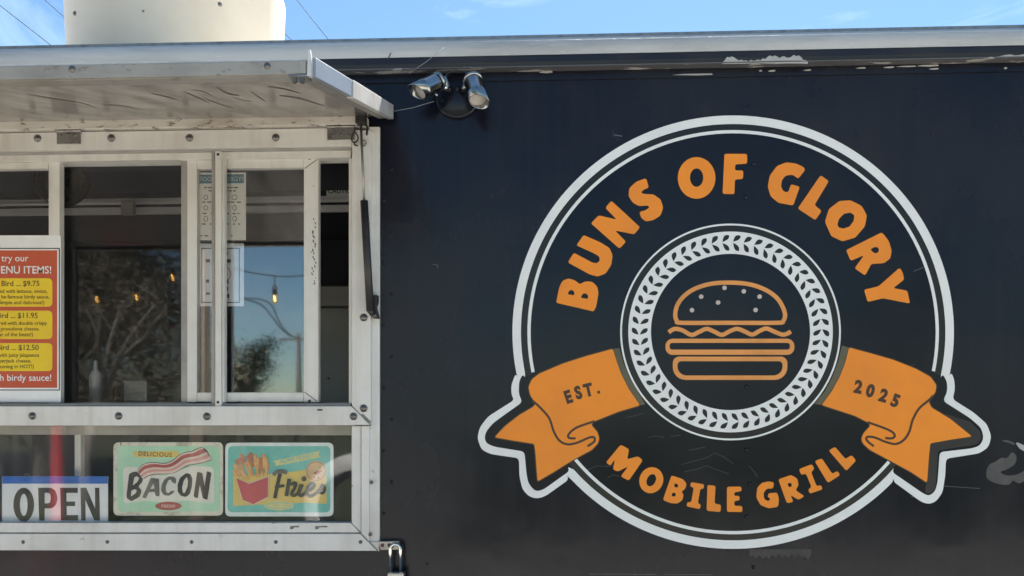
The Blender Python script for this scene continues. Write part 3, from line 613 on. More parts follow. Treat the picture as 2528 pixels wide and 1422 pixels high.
# dark ring between the two white lines, then the thin line, broken at the ribbon
def arcband(ra, rb, a, b, n=90):
    return [rim(ra[0], ra[1], a, b, n) + rim(rb[0], rb[1], a, b, n)[::-1]]
aL, aR = ang((1312, 925)) - 360 if ang((1312, 925)) > 0 else ang((1312, 925)), ang((2306, 922))
flat('dark_ring', [arcband((523, 513), (508, 499), aL, aR), arcband((523, 513), (508, 499), ang((2195, 1140)) - 3, ang((1412, 1140)) + 3)], 0.0014, VDARK, logo)
flat('thin_ring', [arcband((508, 499), (500, 491), aL + 0.6, aR - 0.6), arcband((508, 499), (500, 491), ang((2195, 1140)), ang((1412, 1140)))], 0.0016, VWHITE, logo)
flat('tail_shadow', [[rounded(z4([(1230, 520), (1460, 590), (1520, 650), (1530, 690), (1505, 728), (1265, 765), (1258, 880), (1250, 1000), (1213, 1028), (1185, 1018), (1195, 960), (1205, 800), (1218, 722), (1470, 680), (1340, 570)]), 8)]], 0.0013, VGREY, logo)
# ribbons
rb_l = z3([(865, 150), (700, 195), (560, 240), (420, 300), (375, 335), (355, 380), (365, 430), (398, 482), (385, 500), (300, 550), (210, 620), (150, 685), (260, 705), (390, 725), (397, 780), (403, 860), (410, 952), (500, 900), (620, 825), (740, 760), (775, 722), (783, 690), (770, 650), (735, 612), (745, 592), (900, 530), (1030, 492), (960, 390), (915, 300), (885, 215)])
rb_r = z4([(727, 142), (850, 175), (990, 215), (1130, 270), (1220, 320), (1255, 370), (1250, 410), (1208, 470), (1225, 505), (1340, 575), (1470, 680), (1340, 700), (1218, 722), (1210, 800), (1198, 960), (1100, 895), (980, 830), (850, 760), (810, 722), (800, 695), (815, 660), (855, 615), (845, 598), (760, 555), (560, 490), (620, 410), (670, 320), (705, 230)])
for nm, pl_, fold, sh, mk in (
        ('ribbon', rb_l, [z3([(378, 462), (430, 510), (480, 570), (508, 650), (542, 705), (590, 728), (650, 718), (720, 688), (752, 686), (752, 712), (712, 740)]), z3([(755, 588), (650, 625), (602, 662), (598, 688), (640, 692)])],
         z3([(868, 150), (905, 145), (930, 235), (965, 320), (1010, 400), (1062, 485), (1032, 492), (962, 390), (917, 300), (887, 215)]), z3),
        ('ribbon', rb_r, [z4([(1238, 432), (1205, 465), (1150, 512), (1112, 580), (1092, 650), (1060, 700), (1010, 726), (950, 714), (880, 686), (836, 684), (836, 706), (876, 740)]), z4([(838, 594), (940, 630), (990, 655), (1003, 678), (985, 692), (945, 690)])],
         z4([(683, 130), (725, 142), (703, 230), (668, 320), (618, 410), (558, 490), (515, 483), (580, 405), (625, 320), (660, 225)]), z4)):
    rb = flat(nm, [[rounded(pl_, 5)]], 0.0024, VORANGE, logo)
    cxm = sum(p[0] for p in pl_) / len(pl_); cym = sum(p[1] for p in pl_) / len(pl_)
    flat('outline', [stroke(rounded(pl_, 5), 5.0, True)], 0.0018, VBROWN, rb, th=0.0003)
    flat('fold_line', [stroke(catmull(q, 5), 5.5) for q in fold], 0.0030, VBROWN, rb)
    flat('ribbon_shade', [[sh]], 0.0020, VOLIVE, rb)
est = [(a, k) for a, k in (
    (('E', 42, 1399, 996, 0.0031), dict(rot=-0.32, bold=0.055, sx=0.80)), (('S', 42, 1424, 985, 0.0031), dict(rot=-0.28, bold=0.055, sx=0.80)),
    (('T', 42, 1446, 979, 0.0031), dict(rot=-0.24, bold=0.055, sx=0.80)), (('.', 42, 1474, 971, 0.0031), dict(rot=-0.2, bold=0.03)))]
text('ribbon_lettering', est, VBROWN, logo)
yr = [(('2', 42, 2107, 967, 0.0031), dict(rot=0.2, bold=0.055, sx=0.90)), (('0', 42, 2136, 976, 0.0031), dict(rot=0.27, bold=0.055, sx=0.90)),
      (('2', 42, 2168, 987, 0.0031), dict(rot=0.32, bold=0.055, sx=0.90)), (('5', 42, 2197, 999, 0.0031), dict(rot=0.36, bold=0.055, sx=0.90))]
text('ribbon_lettering', yr, VBROWN, logo)
# inner disc
IC = (1803.5, 819.5)
def ring(r0_, r1_, n=120): return [ellipse(IC[0], IC[1], r0_, r0_ * 0.982, n), ellipse(IC[0], IC[1], r1_, r1_ * 0.982, n)]
flat('disc', [[ellipse(IC[0], IC[1], 272.5, 267.5, 120)]], 0.0026, VINYL, logo)
flat('thin_ring', [ring(272.5, 268)], 0.0032, VWHITE, logo)
flat('dark_ring', [ring(267.5, 253)], 0.0030, VDARK, logo)
wr = flat('wreath_band', [ring(252.5, 196.5)], 0.0032, VWHITE, logo)
leaves = []
NP = 54
for i in range(NP):
    th = 2 * math.pi * (i + 0.35) / NP - math.pi / 2
    def pol(r, a): return (IC[0] + r * math.cos(a), IC[1] + r * 0.982 * math.sin(a))
    for sgn, rt, rc in ((1, 243, 238), (-1, 205, 210)):
        base, tip = (225.5 + sgn * 1.5, th - 0.012), (rt, th + 0.062)
        up = [(base[0] + (rt - base[0]) * t + sgn * (7.0 * math.sin(math.pi * t)), base[1] + (tip[1] - base[1]) * t - 0.012 * math.sin(math.pi * t)) for t in (0, .2, .4, .6, .8, 1)]
        dn = [(base[0] + (rt - base[0]) * t - sgn * (1.5 * math.sin(math.pi * t)), base[1] + (tip[1] - base[1]) * t + 0.024 * math.sin(math.pi * t)) for t in (.8, .6, .4, .2)]
        leaves.append([[pol(r, a) for r, a in up + dn]])
tag(flat('wreath_leaves', leaves, 0.0038, VDARK, wr), kind='stuff')
# burger drawing
bun = catmull(z5([(373, 600), (387, 540), (430, 483), (500, 437), (600, 407), (720, 400), (840, 411), (940, 446), (1010, 496), (1048, 555), (1062, 605), (1050, 640), (1015, 652), (718, 652), (415, 652), (384, 640)]), 4, True)
bg_ = empty('burger_emblem', P(1803, 940, 0.0032), logo)
def rr_loop(x0, y0, x1, y1, r, r2=None):
    r2 = r2 or r; o = []
    for cx_, cy_, q, rad in ((x1 - r, y0 + r, -90, r), (x1 - r2, y1 - r2, 0, r2), (x0 + r2, y1 - r2, 90, r2), (x0 + r, y0 + r, 180, r)):
        o += [(cx_ + rad * math.cos(math.radians(q + k * 15)), cy_ + rad * math.sin(math.radians(q + k * 15))) for k in range(7)]
    return o
flat('top_bun', [stroke(bun, 10.5, True)], 0.0034, VPEACH, bg_)
flat('lettuce', [stroke(catmull(z5([(332, 712), (355, 696), (378, 690), (420, 700), (475, 728), (525, 708), (570, 690), (615, 706), (665, 728), (712, 706), (760, 690), (808, 706), (855, 726), (900, 704), (945, 688), (995, 708), (1045, 726), (1075, 720), (1098, 706)]), 5), 10.5)], 0.0034, VPEACH, bg_)
flat('patty', [[z5(rr_loop(312, 752, 1120, 853, 45)), z5(rr_loop(338, 778, 1092, 820, 16))]], 0.0034, VPEACH, bg_)
flat('bottom_bun', [[z5(rr_loop(358, 864, 1076, 1010, 40, 80)), z5(rr_loop(387, 893, 1046, 982, 24, 56))]], 0.0034, VPEACH, bg_)
for x, y in ((682, 433), (803, 455), (536, 488), (902, 488), (642, 525), (478, 573), (877, 572)):
    q = z5([(x, y)])[0]; flat('seed', [[ellipse(q[0], q[1], 5.6, 5.6, 14)]], 0.0034, SEED, bg_)
# lettering round the top and bottom
LET = [
 (z1, [(540, 1238), (560, 1140), (580, 1100), (618, 1085), (660, 1098), (688, 1122), (722, 1104), (765, 1105), (797, 1135), (806, 1175), (792, 1258), (777, 1293)], [[(612, 1185), (622, 1162), (638, 1156), (655, 1170), (654, 1191)], [(694, 1206), (706, 1182), (724, 1177), (742, 1194), (738, 1214)]]),
 (z1, [(712, 813), (820, 860), (875, 895), (894, 940), (886, 1000), (850, 1055), (800, 1074), (750, 1060), (613, 985), (652, 924), (770, 988), (798, 990), (815, 972), (810, 947), (775, 927), (667, 878)], []),
 (z1, [(886, 598), (1066, 764), (1030, 809), (910, 785), (978, 855), (937, 899), (758, 740), (806, 690), (920, 716), (848, 643)], []),
 (z1, [(1104, 456), (1121, 516), (1090, 528), (1070, 546), (1090, 556), (1150, 558), (1195, 590), (1211, 640), (1195, 690), (1150, 720), (1100, 728), (1072, 705), (1061, 668), (1100, 658), (1126, 640), (1115, 628), (1060, 632), (1020, 610), (994, 570), (998, 520), (1040, 480)], []),
 (z1, ellipse(1420, 455, 118, 131, 36), [ellipse(1420, 453, 42, 58, 24)]),
 (z1, [(1594, 304), (1736, 304), (1737, 366), (1662, 370), (1660, 408), (1713, 408), (1710, 462), (1660, 465), (1657, 557), (1583, 555)], []),
 (z2, [(477, 405), (465, 385), (420, 365), (360, 357), (300, 380), (255, 440), (242, 510), (260, 570), (310, 612), (402, 628), (443, 510), (388, 494), (370, 546), (340, 540), (325, 510), (330, 470), (355, 440), (400, 435), (432, 461)], []),
 (z2, [(573, 438), (625, 475), (535, 625), (580, 662), (540, 720), (430, 647)], []),
 (z2, [(600, 730), (625, 650), (690, 600), (760, 595), (830, 630), (863, 690), (850, 760), (790, 830), (710, 853), (640, 820)], [[(678, 745), (690, 710), (720, 680), (760, 672), (785, 690), (780, 725), (755, 760), (715, 773), (685, 765)]]),
 (z2, [(957, 796), (1000, 850), (1018, 910), (1010, 960), (970, 990), (890, 995), (852, 1067), (786, 1022), (845, 940), (762, 975), (732, 908)], [[(885, 905), (905, 890), (930, 888), (940, 905), (932, 925), (910, 928)]]),
 (z2, [(1068, 1018), (1086, 1045), (1097, 1092), (1028, 1146), (1116, 1162), (1133, 1243), (965, 1210), (868, 1233), (845, 1156), (935, 1135)], []),
 (z3, [(823, 838), (913, 730), (964, 757), (952, 818), (1018, 800), (1047, 824), (962, 948), (913, 922), (958, 862), (895, 893), (866, 880), (878, 818), (850, 858)], []),
 (z3, ellipse(1098, 945, 72, 80, 30, rot=0.35), [ellipse(1098, 945, 27, 39, 20, rot=0.45)]),
 (z3, [(1220, 916), (1288, 937), (1312, 965), (1303, 1000), (1280, 1012), (1294, 1032), (1287, 1066), (1255, 1087), (1215, 1084), (1168, 1065)], [[(1240, 962), (1262, 972), (1258, 990), (1236, 986)], [(1228, 1018), (1248, 1026), (1243, 1044), (1220, 1042)]]),
 (z3, [(1338, 956), (1419, 970), (1414, 998), (1395, 997), (1380, 1085), (1399, 1092), (1393, 1121), (1311, 1103), (1316, 1077), (1340, 1078), (1355, 990), (1333, 984)], []),
 (z3, [(1438, 973), (1487, 979), (1481, 1087), (1520, 1093), (1518, 1138), (1433, 1130)], []),
 (z3, [(1556, 985), (1643, 983), (1645, 1012), (1600, 1018), (1600, 1040), (1632, 1039), (1633, 1068), (1600, 1070), (1600, 1100), (1648, 1100), (1650, 1138), (1556, 1137)], []),
 (z4, [(240, 952), (272, 958), (266, 996), (228, 996), (208, 1022), (212, 1060), (238, 1074), (252, 1056), (232, 1048), (238, 1024), (292, 1020), (302, 1062), (297, 1106), (240, 1116), (190, 1096), (165, 1050), (170, 990), (200, 960)], []),
 (z4, [(298, 940), (375, 913), (413, 935), (421, 975), (402, 1006), (457, 1042), (420, 1064), (372, 1036), (390, 1076), (350, 1085)], [[(352, 966), (374, 960), (382, 980), (364, 990)]]),
 (z4, [(423, 878), (502, 848), (517, 878), (496, 896), (530, 982), (556, 974), (567, 1000), (488, 1027), (478, 1000), (500, 988), (465, 905), (437, 914)], []),
 (z4, [(518, 830), (561, 813), (625, 907), (657, 888), (672, 915), (598, 962)], []),
 (z4, [(603, 765), (641, 743), (705, 817), (742, 793), (769, 826), (710, 889)], []),
]
for f_, o_, hs_ in LET:
    flat('letter', [[rounded(f_(o_), 5, 3)] + [rounded(f_(h), 3, 3) for h in hs_]], 0.0024, VORANGE, logo)
for px, py in ((1860, 404), (1841, 486), (1843, 955), (1843, 1110), (1850, 1195), (1843, 1275), (1860, 1400)):
    o = rivet0.copy(); o.name = 'covered_rivet'; link(o, logo); o.location = P(px, py, 0.0016 if py < 1350 else 0.0); o.scale = (1.1,) * 3
    if py > 900 and py < 960: o.location = P(px, py, 0.0028)

CRK = M('crack in the vinyl', (0.045, 0.045, 0.047), 0.5, scale=20)
for L_ in ([(1683, 1147), (1700, 1142), (1745, 1130), (1765, 1118), (1790, 1130), (1812, 1146)], [(1690, 1165), (1722, 1158), (1745, 1150), (1770, 1160), (1800, 1170)], [(1600, 1080), (1622, 1076), (1640, 1080)], [(1655, 1078), (1680, 1074)], [(1450, 1160), (1475, 1150), (1500, 1152), (1525, 1146)], [(1500, 1180), (1515, 1172), (1530, 1176)], [(1850, 1150), (1862, 1165), (1870, 1178)], [(1700, 1112), (1740, 1104)], [(2235, 905), (2260, 900)], [(1545, 1032), (1590, 1020)]):
    flat('crack', [stroke(L_, 1.3)], 0.0014, CRK, logo)

# ------------------------------------------------------------------ signs behind the acrylic
DS = -0.021
def sign_box(name, x0, y0, x1, y1, d, th, r, mat, label, cat):
    e = empty(name, P((x0 + x1) / 2, y1, d)); tag(e, label, cat)
    lp = rounded([(x0, y0), (x1, y0), (x1, y1), (x0, y1)], r, 5)
    flat('panel', [[lp]], d, mat, e, th=th); return e
op = sign_box('open_sign', 5, 1176, 266, 1303, DS, 0.003, 1, PAPER, 'white and blue sign reading OPEN leaning behind the lower glass', 'sign')
flat('blue_band', [[[(5.5, 1176), (265.5, 1176), (265.5, 1194), (5.5, 1194)]]], DS + 0.0006, BLUE, op)
zo_ = lambda L: [(x * 0.1617, 1070 + y * 0.1617) for x, y in L]
flat('letter', [[ellipse(58.5, 1246, 25.5, 42, 40), ellipse(58.5, 1246.5, 9.5, 27.5, 30)]], DS + 0.0006, INK, op)
flat('letter', [[zo_([(582, 830)]) + zo_([(740, 830)]) + catmull(zo_([(790, 838), (845, 880), (872, 980), (855, 1080), (800, 1135), (745, 1145)]), 5) + zo_([(680, 1145), (680, 1330), (597, 1330)]), catmull(zo_([(735, 905), (765, 930), (775, 985), (765, 1045), (735, 1068)]), 4) + zo_([(680, 1068), (680, 905)])]], DS + 0.0006, INK, op)
flat('letter', [[zo_([(918, 830), (1185, 830), (1185, 908), (1012, 908), (1014, 1040), (1145, 1040), (1145, 1110), (1016, 1110), (1018, 1248), (1192, 1248), (1192, 1330), (930, 1330)])]], DS + 0.0006, INK, op)
flat('letter', [[zo_([(1228, 830), (1315, 830), (1452, 1150), (1450, 830), (1515, 830), (1525, 1330), (1440, 1330), (1302, 1010), (1305, 1330), (1240, 1330)])]], DS + 0.0006, INK, op)
for px in (66, 203): tube('ring', pts3(ellipse(px, 1174, 5, 5, 12) + [(px + 5, 1174)], DS + 0.003), 0.0009, STEEL, op, 5)

ba = sign_box('bacon_sign', 280, 1092, 550, 1273, DS, 0.004, 14, CREAM2, 'mint green tin sign reading BACON with a bacon strip behind the lower glass', 'sign')
zb = lambda L: [(280 + x * 0.1336, 1090 + y * 0.1336) for x, y in L]
d1, d2, d3, d4 = DS + 0.0006, DS + 0.0012, DS + 0.0018, DS + 0.0024
flat('painted_field', [[rounded(zb([(65, 85), (1955, 85), (1965, 1290), (80, 1300)]), 12, 5)]], d1, MINT, ba)
flat('cream_field', [[rounded(zb([(175, 470), (430, 470), (900, 640), (1500, 440), (1860, 480), (1870, 1150), (1350, 1090), (1000, 1130), (600, 1090), (190, 1150)]), 10, 4)]], d2, CREAM, ba)
flat('label_band', [[rounded(zb([(350, 185), (1190, 175), (1230, 290), (400, 295)]), 6)]], d2, GOLD, ba)
text('lettering', [(('DELICIOUS', 15.5, 341, 1124.5, d3), dict(bold=0.012, space=1.18, sx=0.95, rot=0.05))], OLIV, ba)
bt = [(432, 530), (530, 430), (640, 385), (760, 380), (900, 400), (1010, 385), (1110, 335), (1220, 240), (1320, 195), (1440, 180), (1540, 125), (1640, 100)]
bb = [(1715, 150), (1820, 320), (1800, 355), (1600, 410), (1400, 440), (1280, 500), (1150, 575), (1000, 605), (800, 610), (640, 640), (550, 700)]
flat('bacon_edge', [[rounded(zb(bt + bb), 4)]], d2 + 0.0003, VBROWN, ba)
def band(t0, t1):
    top = catmull(zb(bt), 3); bot = catmull(zb([(550, 700), (640, 640), (800, 610), (1000, 605), (1150, 575), (1280, 500), (1400, 440), (1600, 410), (1800, 355), (1820, 320)]), 3)
    n_ = 30; pick = lambda L, t: L[min(len(L) - 1, int(t * (len(L) - 1) + 0.5))]
    lerp = lambda a, b, t: (a[0] + (b[0] - a[0]) * t, a[1] + (b[1] - a[1]) * t)
    A = [lerp(pick(top, i / n_), pick(bot, i / n_), t0) for i in range(n_ + 1)]; B_ = [lerp(pick(top, i / n_), pick(bot, i / n_), t1) for i in range(n_ + 1)]
    o = []
    for q in A + B_[::-1]:
        if not o or (Vector(q) - Vector(o[-1])).length > 0.2: o.append(q)
    return o
for t0, t1, mt in ((0.05, 0.16, BAC3), (0.16, 0.42, BAC1), (0.42, 0.58, BAC3), (0.58, 0.76, BAC2), (0.76, 0.95, BAC3)):
    flat('bacon_strip', [[band(t0, t1)]], d3, mt, ba)
BAC_L = [
 ([(290, 600), (350, 565), (430, 555), (480, 600), (548, 700), (530, 750), (460, 830), (515, 900), (510, 960), (470, 1030), (330, 1105), (250, 1050), (240, 1000), (265, 800)], [[(385, 660), (440, 640), (475, 680), (440, 750), (355, 815)], [(330, 905), (400, 880), (432, 900), (420, 950), (320, 1018)]], INK),
 ([(690, 670), (840, 690), (850, 1010), (785, 1015), (760, 930), (650, 940), (600, 1050), (530, 1035), (600, 880)], [[(740, 770), (760, 870), (680, 880)]], INKG),
 ([(1160, 690), (1150, 785), (1080, 750), (1060, 700), (1010, 720), (965, 830), (970, 930), (1010, 960), (1060, 915), (1130, 905), (1100, 960), (1020, 1003), (930, 990), (880, 910), (890, 800), (940, 700), (1020, 645), (1110, 648)], [], INKG),
 ([(1340, 585), (1420, 600), (1455, 680), (1450, 830), (1410, 970), (1340, 1025), (1250, 1005), (1190, 930), (1185, 800), (1230, 670)], [[(1355, 650), (1380, 720), (1370, 830), (1320, 950), (1280, 950), (1265, 850), (1300, 720)]], INK),
 ([(1550, 560), (1640, 580), (1680, 830), (1730, 545), (1810, 580), (1735, 1078), (1650, 1050), (1595, 800), (1555, 1055), (1480, 1015)], [], INK)]
for o_, hs_, mt in BAC_L:
    flat('letter', [[rounded(zb(o_), 2.5, 3)] + [rounded(zb(h), 2, 3) for h in hs_]], d3 + 0.0004, mt, ba)
flat('oval', [[ellipse(280 + 1015 * .1336, 1090 + 1192 * .1336, 32.5, 10.5, 32)]], d3, BAC1, ba)
text('lettering', [(('FRESH!', 10.5, 415.5, 1253, d4), dict(align='CENTER', bold=0.015, space=1.1))], BAC3, ba)
tube('hanging_wire', pts3(catmull([(298, 1100), (300, 1086), (309, 1078)], 4), DS + 0.002), 0.0009, BLACK, ba, 5)

fr = sign_box('fries_sign', 556, 1093, 823, 1275, DS, 0.004, 14, WEDGE, 'teal tin sign reading Fries with a red carton of fries behind the lower glass', 'sign')
zf = lambda L: [(550 + x * 0.1336, 1090 + y * 0.1336) for x, y in L]
flat('painted_field', [[rounded(zf([(100, 85), (1985, 85), (1985, 1310), (90, 1305)]), 12, 5)]], d1, TEAL, fr)
flat('gold_field', [[zf([(190, 640), (860, 600), (1200, 570), (1910, 470), (1920, 1150), (1500, 1130), (190, 1190)])]], d2, GOLD, fr)
flat('banner', [[zf([(930, 360), (1790, 175), (1770, 240), (1810, 290), (970, 455), (985, 410)])]], d2 + 0.0003, PALEG, fr)
text('lettering', [(('ALWAYS HOT!', 12.5, 692, 1144, d3), dict(bold=0.012, space=1.1, rot=-0.195, sx=1.02))], TEAL, fr)
flat('oval', [[ellipse(550 + 1040 * .1336, 1090 + 1185 * .1336, 36, 11.5, 32)]], d2 + 0.0003, PALEG, fr)
flat('oval_line', [stroke(ellipse(550 + 1040 * .1336, 1090 + 1185 * .1336, 31, 7.8, 32), 1.2, True)], d3, TEAL, fr)
FR = [(250, 640, 200, 530, FRYM), (330, 650, 215, 420, FRYM), (400, 680, 330, 400, FRYM), (470, 700, 250, 440, FRYM), (300, 420, 240, 340, FRY2), (420, 420, 330, 230, FRY2), (520, 650, 420, 380, FRYM), (560, 640, 460, 380, FRYM),
      (520, 420, 510, 200, FRY2), (610, 480, 590, 240, FRYM), (640, 660, 640, 300, FRYM), (560, 470, 450, 260, FRY2), (720, 640, 760, 230, FRYM), (690, 520, 700, 290, FRY2), (790, 620, 830, 400, FRYM), (800, 520, 800, 290, FRYM), (370, 400, 300, 300, FRY2)]
for k, (xa, ya, xb, yb, mt) in enumerate(FR):
    flat('fry', [stroke(zf([(xa, ya), ((xa + xb) / 2, (ya + yb) / 2), (xb, yb)]), 8.2)], d2 + 0.0004 + k * 0.00013, mt, fr, th=0.0001)
    flat('fry_edge', [stroke(zf([(xa + 32, ya), ((xa + xb) / 2 + 32, (ya + yb) / 2), (xb + 32, yb)]), 1.3)], d2 + 0.00044 + k * 0.00013, FRY2 if mt is FRYM else CUP, fr, th=0.0001)
d5 = d2 + 0.0028
flat('carton_edge', [[zf([(238, 672), (470, 765), (850, 635), (845, 1035), (560, 1172), (355, 1085)])]], d5, BAC3, fr)
flat('carton', [[zf([(250, 682), (485, 785), (835, 655), (832, 1022), (562, 1158), (368, 1075)])]], d5 + 0.0005, CUP, fr)
flat('stamp', [[ellipse(550 + 1725 * .1336, 1090 + 550 * .1336, 25.5, 25.5, 36)]], d3, STAMP, fr)
flat('stamp_line', [stroke(ellipse(550 + 1725 * .1336, 1090 + 550 * .1336, 23, 23, 36), 1.2, True), [rounded(zf([(1670, 580), (1760, 535), (1840, 540), (1780, 590), (1720, 620)]), 2)], [ellipse(775.5, 1178, 2, 3, 8)], [ellipse(786, 1180, 2, 3, 8)]], d4, BAC1, fr)
SC = [[(960, 1050), (1000, 850), (1045, 640), (1060, 590)], [(930, 620), (1000, 560), (1090, 550), (1190, 580)], [(960, 840), (1050, 830), (1135, 815)],
      [(1175, 1010), (1200, 860), (1230, 690)], [(1215, 900), (1265, 800), (1345, 770), (1330, 850), (1270, 960), (1310, 1000), (1390, 950), (1440, 800)],
      [(1470, 790), (1410, 950), (1450, 1000), (1540, 930), (1600, 860)], [(1570, 900), (1640, 880), (1690, 810), (1640, 770), (1570, 850), (1560, 960), (1620, 1010), (1720, 960), (1800, 880), (1850, 790)],
      [(1850, 790), (1880, 870), (1850, 950), (1780, 940)]]
WID = [9, 9, 7, 9.5, 8, 8.5, 8, 7]
for k, (s_, w_) in enumerate(zip(SC, WID)):
    flat('script_stroke', [stroke(catmull(zf(s_), 5), w_)], d5 + 0.0006 + k * 0.00015, INK if k != 1 else INKG, fr, th=0.0001)
flat('script_dot', [[ellipse(550 + 1498 * .1336, 1090 + 690 * .1336, 6, 6.5, 14)]], d5 + 0.0008, INK, fr)

# ------------------------------------------------------------------ posters in the upper windows
DP = -0.0250
mn = sign_box('menu_poster', -232, 581, 150, 993, -0.0065, 0.0006, 1, PAPER, 'red and yellow paper menu poster reading MENU ITEMS! in the left window', 'poster')
# the sheet is taped to the outside of the left sash
dm = -0.0065
flat('black_border', [[[(-215, 612), (147.5, 612), (147.5, 964), (-215, 964)]]], dm + 0.0006, INK, mn)
flat('white_border', [[[(-212, 614.5), (145, 614.5), (145, 961.5), (-212, 961.5)]]], dm + 0.0010, PAPER, mn)
flat('red_field', [[[(-209, 618), (141, 618), (141, 957.5), (-209, 957.5)]]], dm + 0.0014, RED, mn)
boxes_ = []
for y0, y1 in ((687, 757), (767, 837), (847, 916)):
    pb = flat('price_box', [[rounded([(-190, y0), (129, y0), (129, y1), (-190, y1)], 11, 5)]], dm + 0.0018, YEL, mn); boxes_.append(pb)
dt = dm + 0.0022
for a_ in (('Come try our', 23, 70, 645, 0.006, 1.0), ('NEW MENU ITEMS!', 26, 128, 675, 0.012, 0.95), ('with birdy sauce!', 23, 128, 940, 0.006, 1.0)):
    text('text_line', [((a_[0], a_[1], a_[2], a_[3], dt), dict(align='RIGHT', bold=a_[4], sx=a_[5]))], PAPER, mn)
for pb, y, head_, xr, sub in zip(boxes_, (706, 785, 864), ('Bird ... $9.75', 'Bird ... $11.95', 'Bird ... $12.50'), (98, 94, 96), ((('served with lettuce, onion,', 117), ('to be famous birdy sauce,', 122), ('(Simple and delicious!)', 110)), (('covered with double crispy', 116), ('provolone cheese.', 98), ('(Star of the beast!)', 82)), (('with juicy jalapenos', 97), ('pepperjack cheese.', 78), ('(it\'s coming in HOT!)', 84)))):
    text('text_line', [((head_, 18.5, xr, y, dt), dict(align='RIGHT', bold=0.014))], OLIV, pb)
    for j, (s_, x_) in enumerate(sub): text('text_line', [((s_, 13, x_, y + 17 + j * 14, dt), dict(align='RIGHT', bold=0.012))], OLIV, pb)

n1 = sign_box('allergy_notice', 487, 426, 607, 593, DP, 0.0005, 1, PAPERY, 'cream notice with blue FOOD ALLERGY? header behind the right sash pane', 'poster')
flat('header', [[[(492, 431), (602, 430), (602, 452), (492, 453)]]], DP + 0.0005, TEALH, n1)
text('lettering', [(('FOOD ALLERGY?', 15.5, 547, 447, DP + 0.001), dict(align='CENTER', bold=0.01, sx=0.92))], PAPERY, n1)
marks = []
random.seed(11)
for y, x0, x1 in ((463, 504, 588), (471, 515, 578), (499, 500, 590), (527, 500, 590), (553, 498, 590), (582, 494, 580)):
    x = x0
    while x < x1:
        l_ = random.uniform(4, 10); marks.append([[(x, y - 1.6), (x + l_, y - 1.6), (x + l_, y + 1.6), (x, y + 1.6)]]); x += l_ + random.uniform(2, 12 if y > 480 else 3)
for y in (487, 513, 540):
    for x in (508, 579):
        marks.append(stroke(ellipse(x, y, random.uniform(4, 7), random.uniform(5, 8), 10), 1.6, True))
flat('print', marks, DP + 0.0005, INKG, n1)
n2 = sign_box('framed_notice', 488, 601, 602, 756, DP, 0.0005, 1, PAPER, 'white notice with thin black frame line below the allergy notice', 'poster')
flat('frame_line', [[[(497, 612), (592, 612), (592, 748), (497, 748)], [(499.5, 614.5), (589.5, 614.5), (589.5, 745.5), (499.5, 745.5)]]], DP + 0.0005, INK, n2)
flat('print', [[rounded([(x, y), (x + w_, y), (x + w_, y + h_), (x, y + h_)], 1.5)] for x, y, w_, h_ in ((552, 622, 10, 8), (556, 640, 14, 8), (508, 640, 10, 8), (555, 690, 9, 10), (556, 708, 7, 9), (556, 726, 10, 10), (508, 690, 8, 8), (508, 722, 10, 6))], DP + 0.0005, INK, n2)
flat('red_mark', [stroke(ellipse(556, 676, 14, 16, 20), 1.8, True)], DP + 0.0005, BAC1, n2)

# ------------------------------------------------------------------ inside of the truck
HD = -1.15
hd = empty('range_hood', P(430, 525, HD)); tag(hd, 'stainless range hood running across the dark kitchen behind the windows', 'range hood')
def hrect(name, x0, y0, x1, y1, d0, d1, mat): return rect(name, x0, y0, x1, y1, d0, d1, mat, hd, 0.002, at=430)
hrect('hood_face', -300, 488, 866, 497, HD - 0.02, HD, HOOD)
hrect('hood_gap', -300, 502, 862, 509, HD - 0.02, HD - 0.004, INT)
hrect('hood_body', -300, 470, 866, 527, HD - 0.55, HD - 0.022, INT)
hrect('trim', -300, 497, 862, 502, HD - 0.02, HD + 0.008, HOODL)
hrect('hood_face', -300, 510, 862, 526, HD - 0.02, HD + 0.004, HOOD)
hrect('clip', 298, 495, 328, 528, HD + 0.006, HD + 0.03, TRACK)
cl = rect('caution_label', 806, 460, 880, 486, HD - 0.004, HD, PAPER, None, 0.0, at=840); tag(cl, 'small CAUTION label above the hood at the right opening', 'label')
obj('lettering', *text_geo('CAUTION', 16, 845, 477, HD + 0.002, align='CENTER', bold=0.02), INK, cl)
box('label_backing_panel', PX(-300, HD), PX(900, HD), 1.16, 1.18, PZ(488, HD, 430), PZ(455, HD, 430), INT, hd)
fn = empty('wall_fan', P(145, 505, -0.32)); tag(fn, 'round black fan hanging behind the top of the left window', 'fan')
fc = P(146, 440, -0.32); fr_ = 0.085
for r_, n_ in ((1.0, 'guard_ring'), (0.8, 'guard_ring'), (0.6, 'guard_ring'), (0.4, 'guard_ring')):
    tube(n_, [fc + Vector((math.cos(t * math.pi / 18) * fr_ * r_, -0.02 * (1 - r_), math.sin(t * math.pi / 18) * fr_ * r_)) for t in range(37)], 0.003 if r_ == 1 else 0.0014, BLACK, fn, 5)
for k in range(24):
    a_ = k * math.pi / 12; tube('guard_wire', [fc + Vector((math.cos(a_) * fr_ * 0.25, -0.018, math.sin(a_) * fr_ * 0.25)), fc + Vector((math.cos(a_) * fr_, 0, math.sin(a_) * fr_))], 0.0012, BLACK, fn, 4)
obj('back_guard', [fc + Vector((math.cos(k * math.pi / 16) * fr_ * 0.97, 0.03, math.sin(k * math.pi / 16) * fr_ * 0.97)) for k in range(32)] + [fc + Vector((math.cos(k * math.pi / 16) * fr_ * 0.97, 0.04, math.sin(k * math.pi / 16) * fr_ * 0.97)) for k in range(32)], [tuple(range(32)), tuple(range(63, 31, -1))] + [(k, (k + 1) % 32, 32 + (k + 1) % 32, 32 + k) for k in range(32)], BLACK, fn)
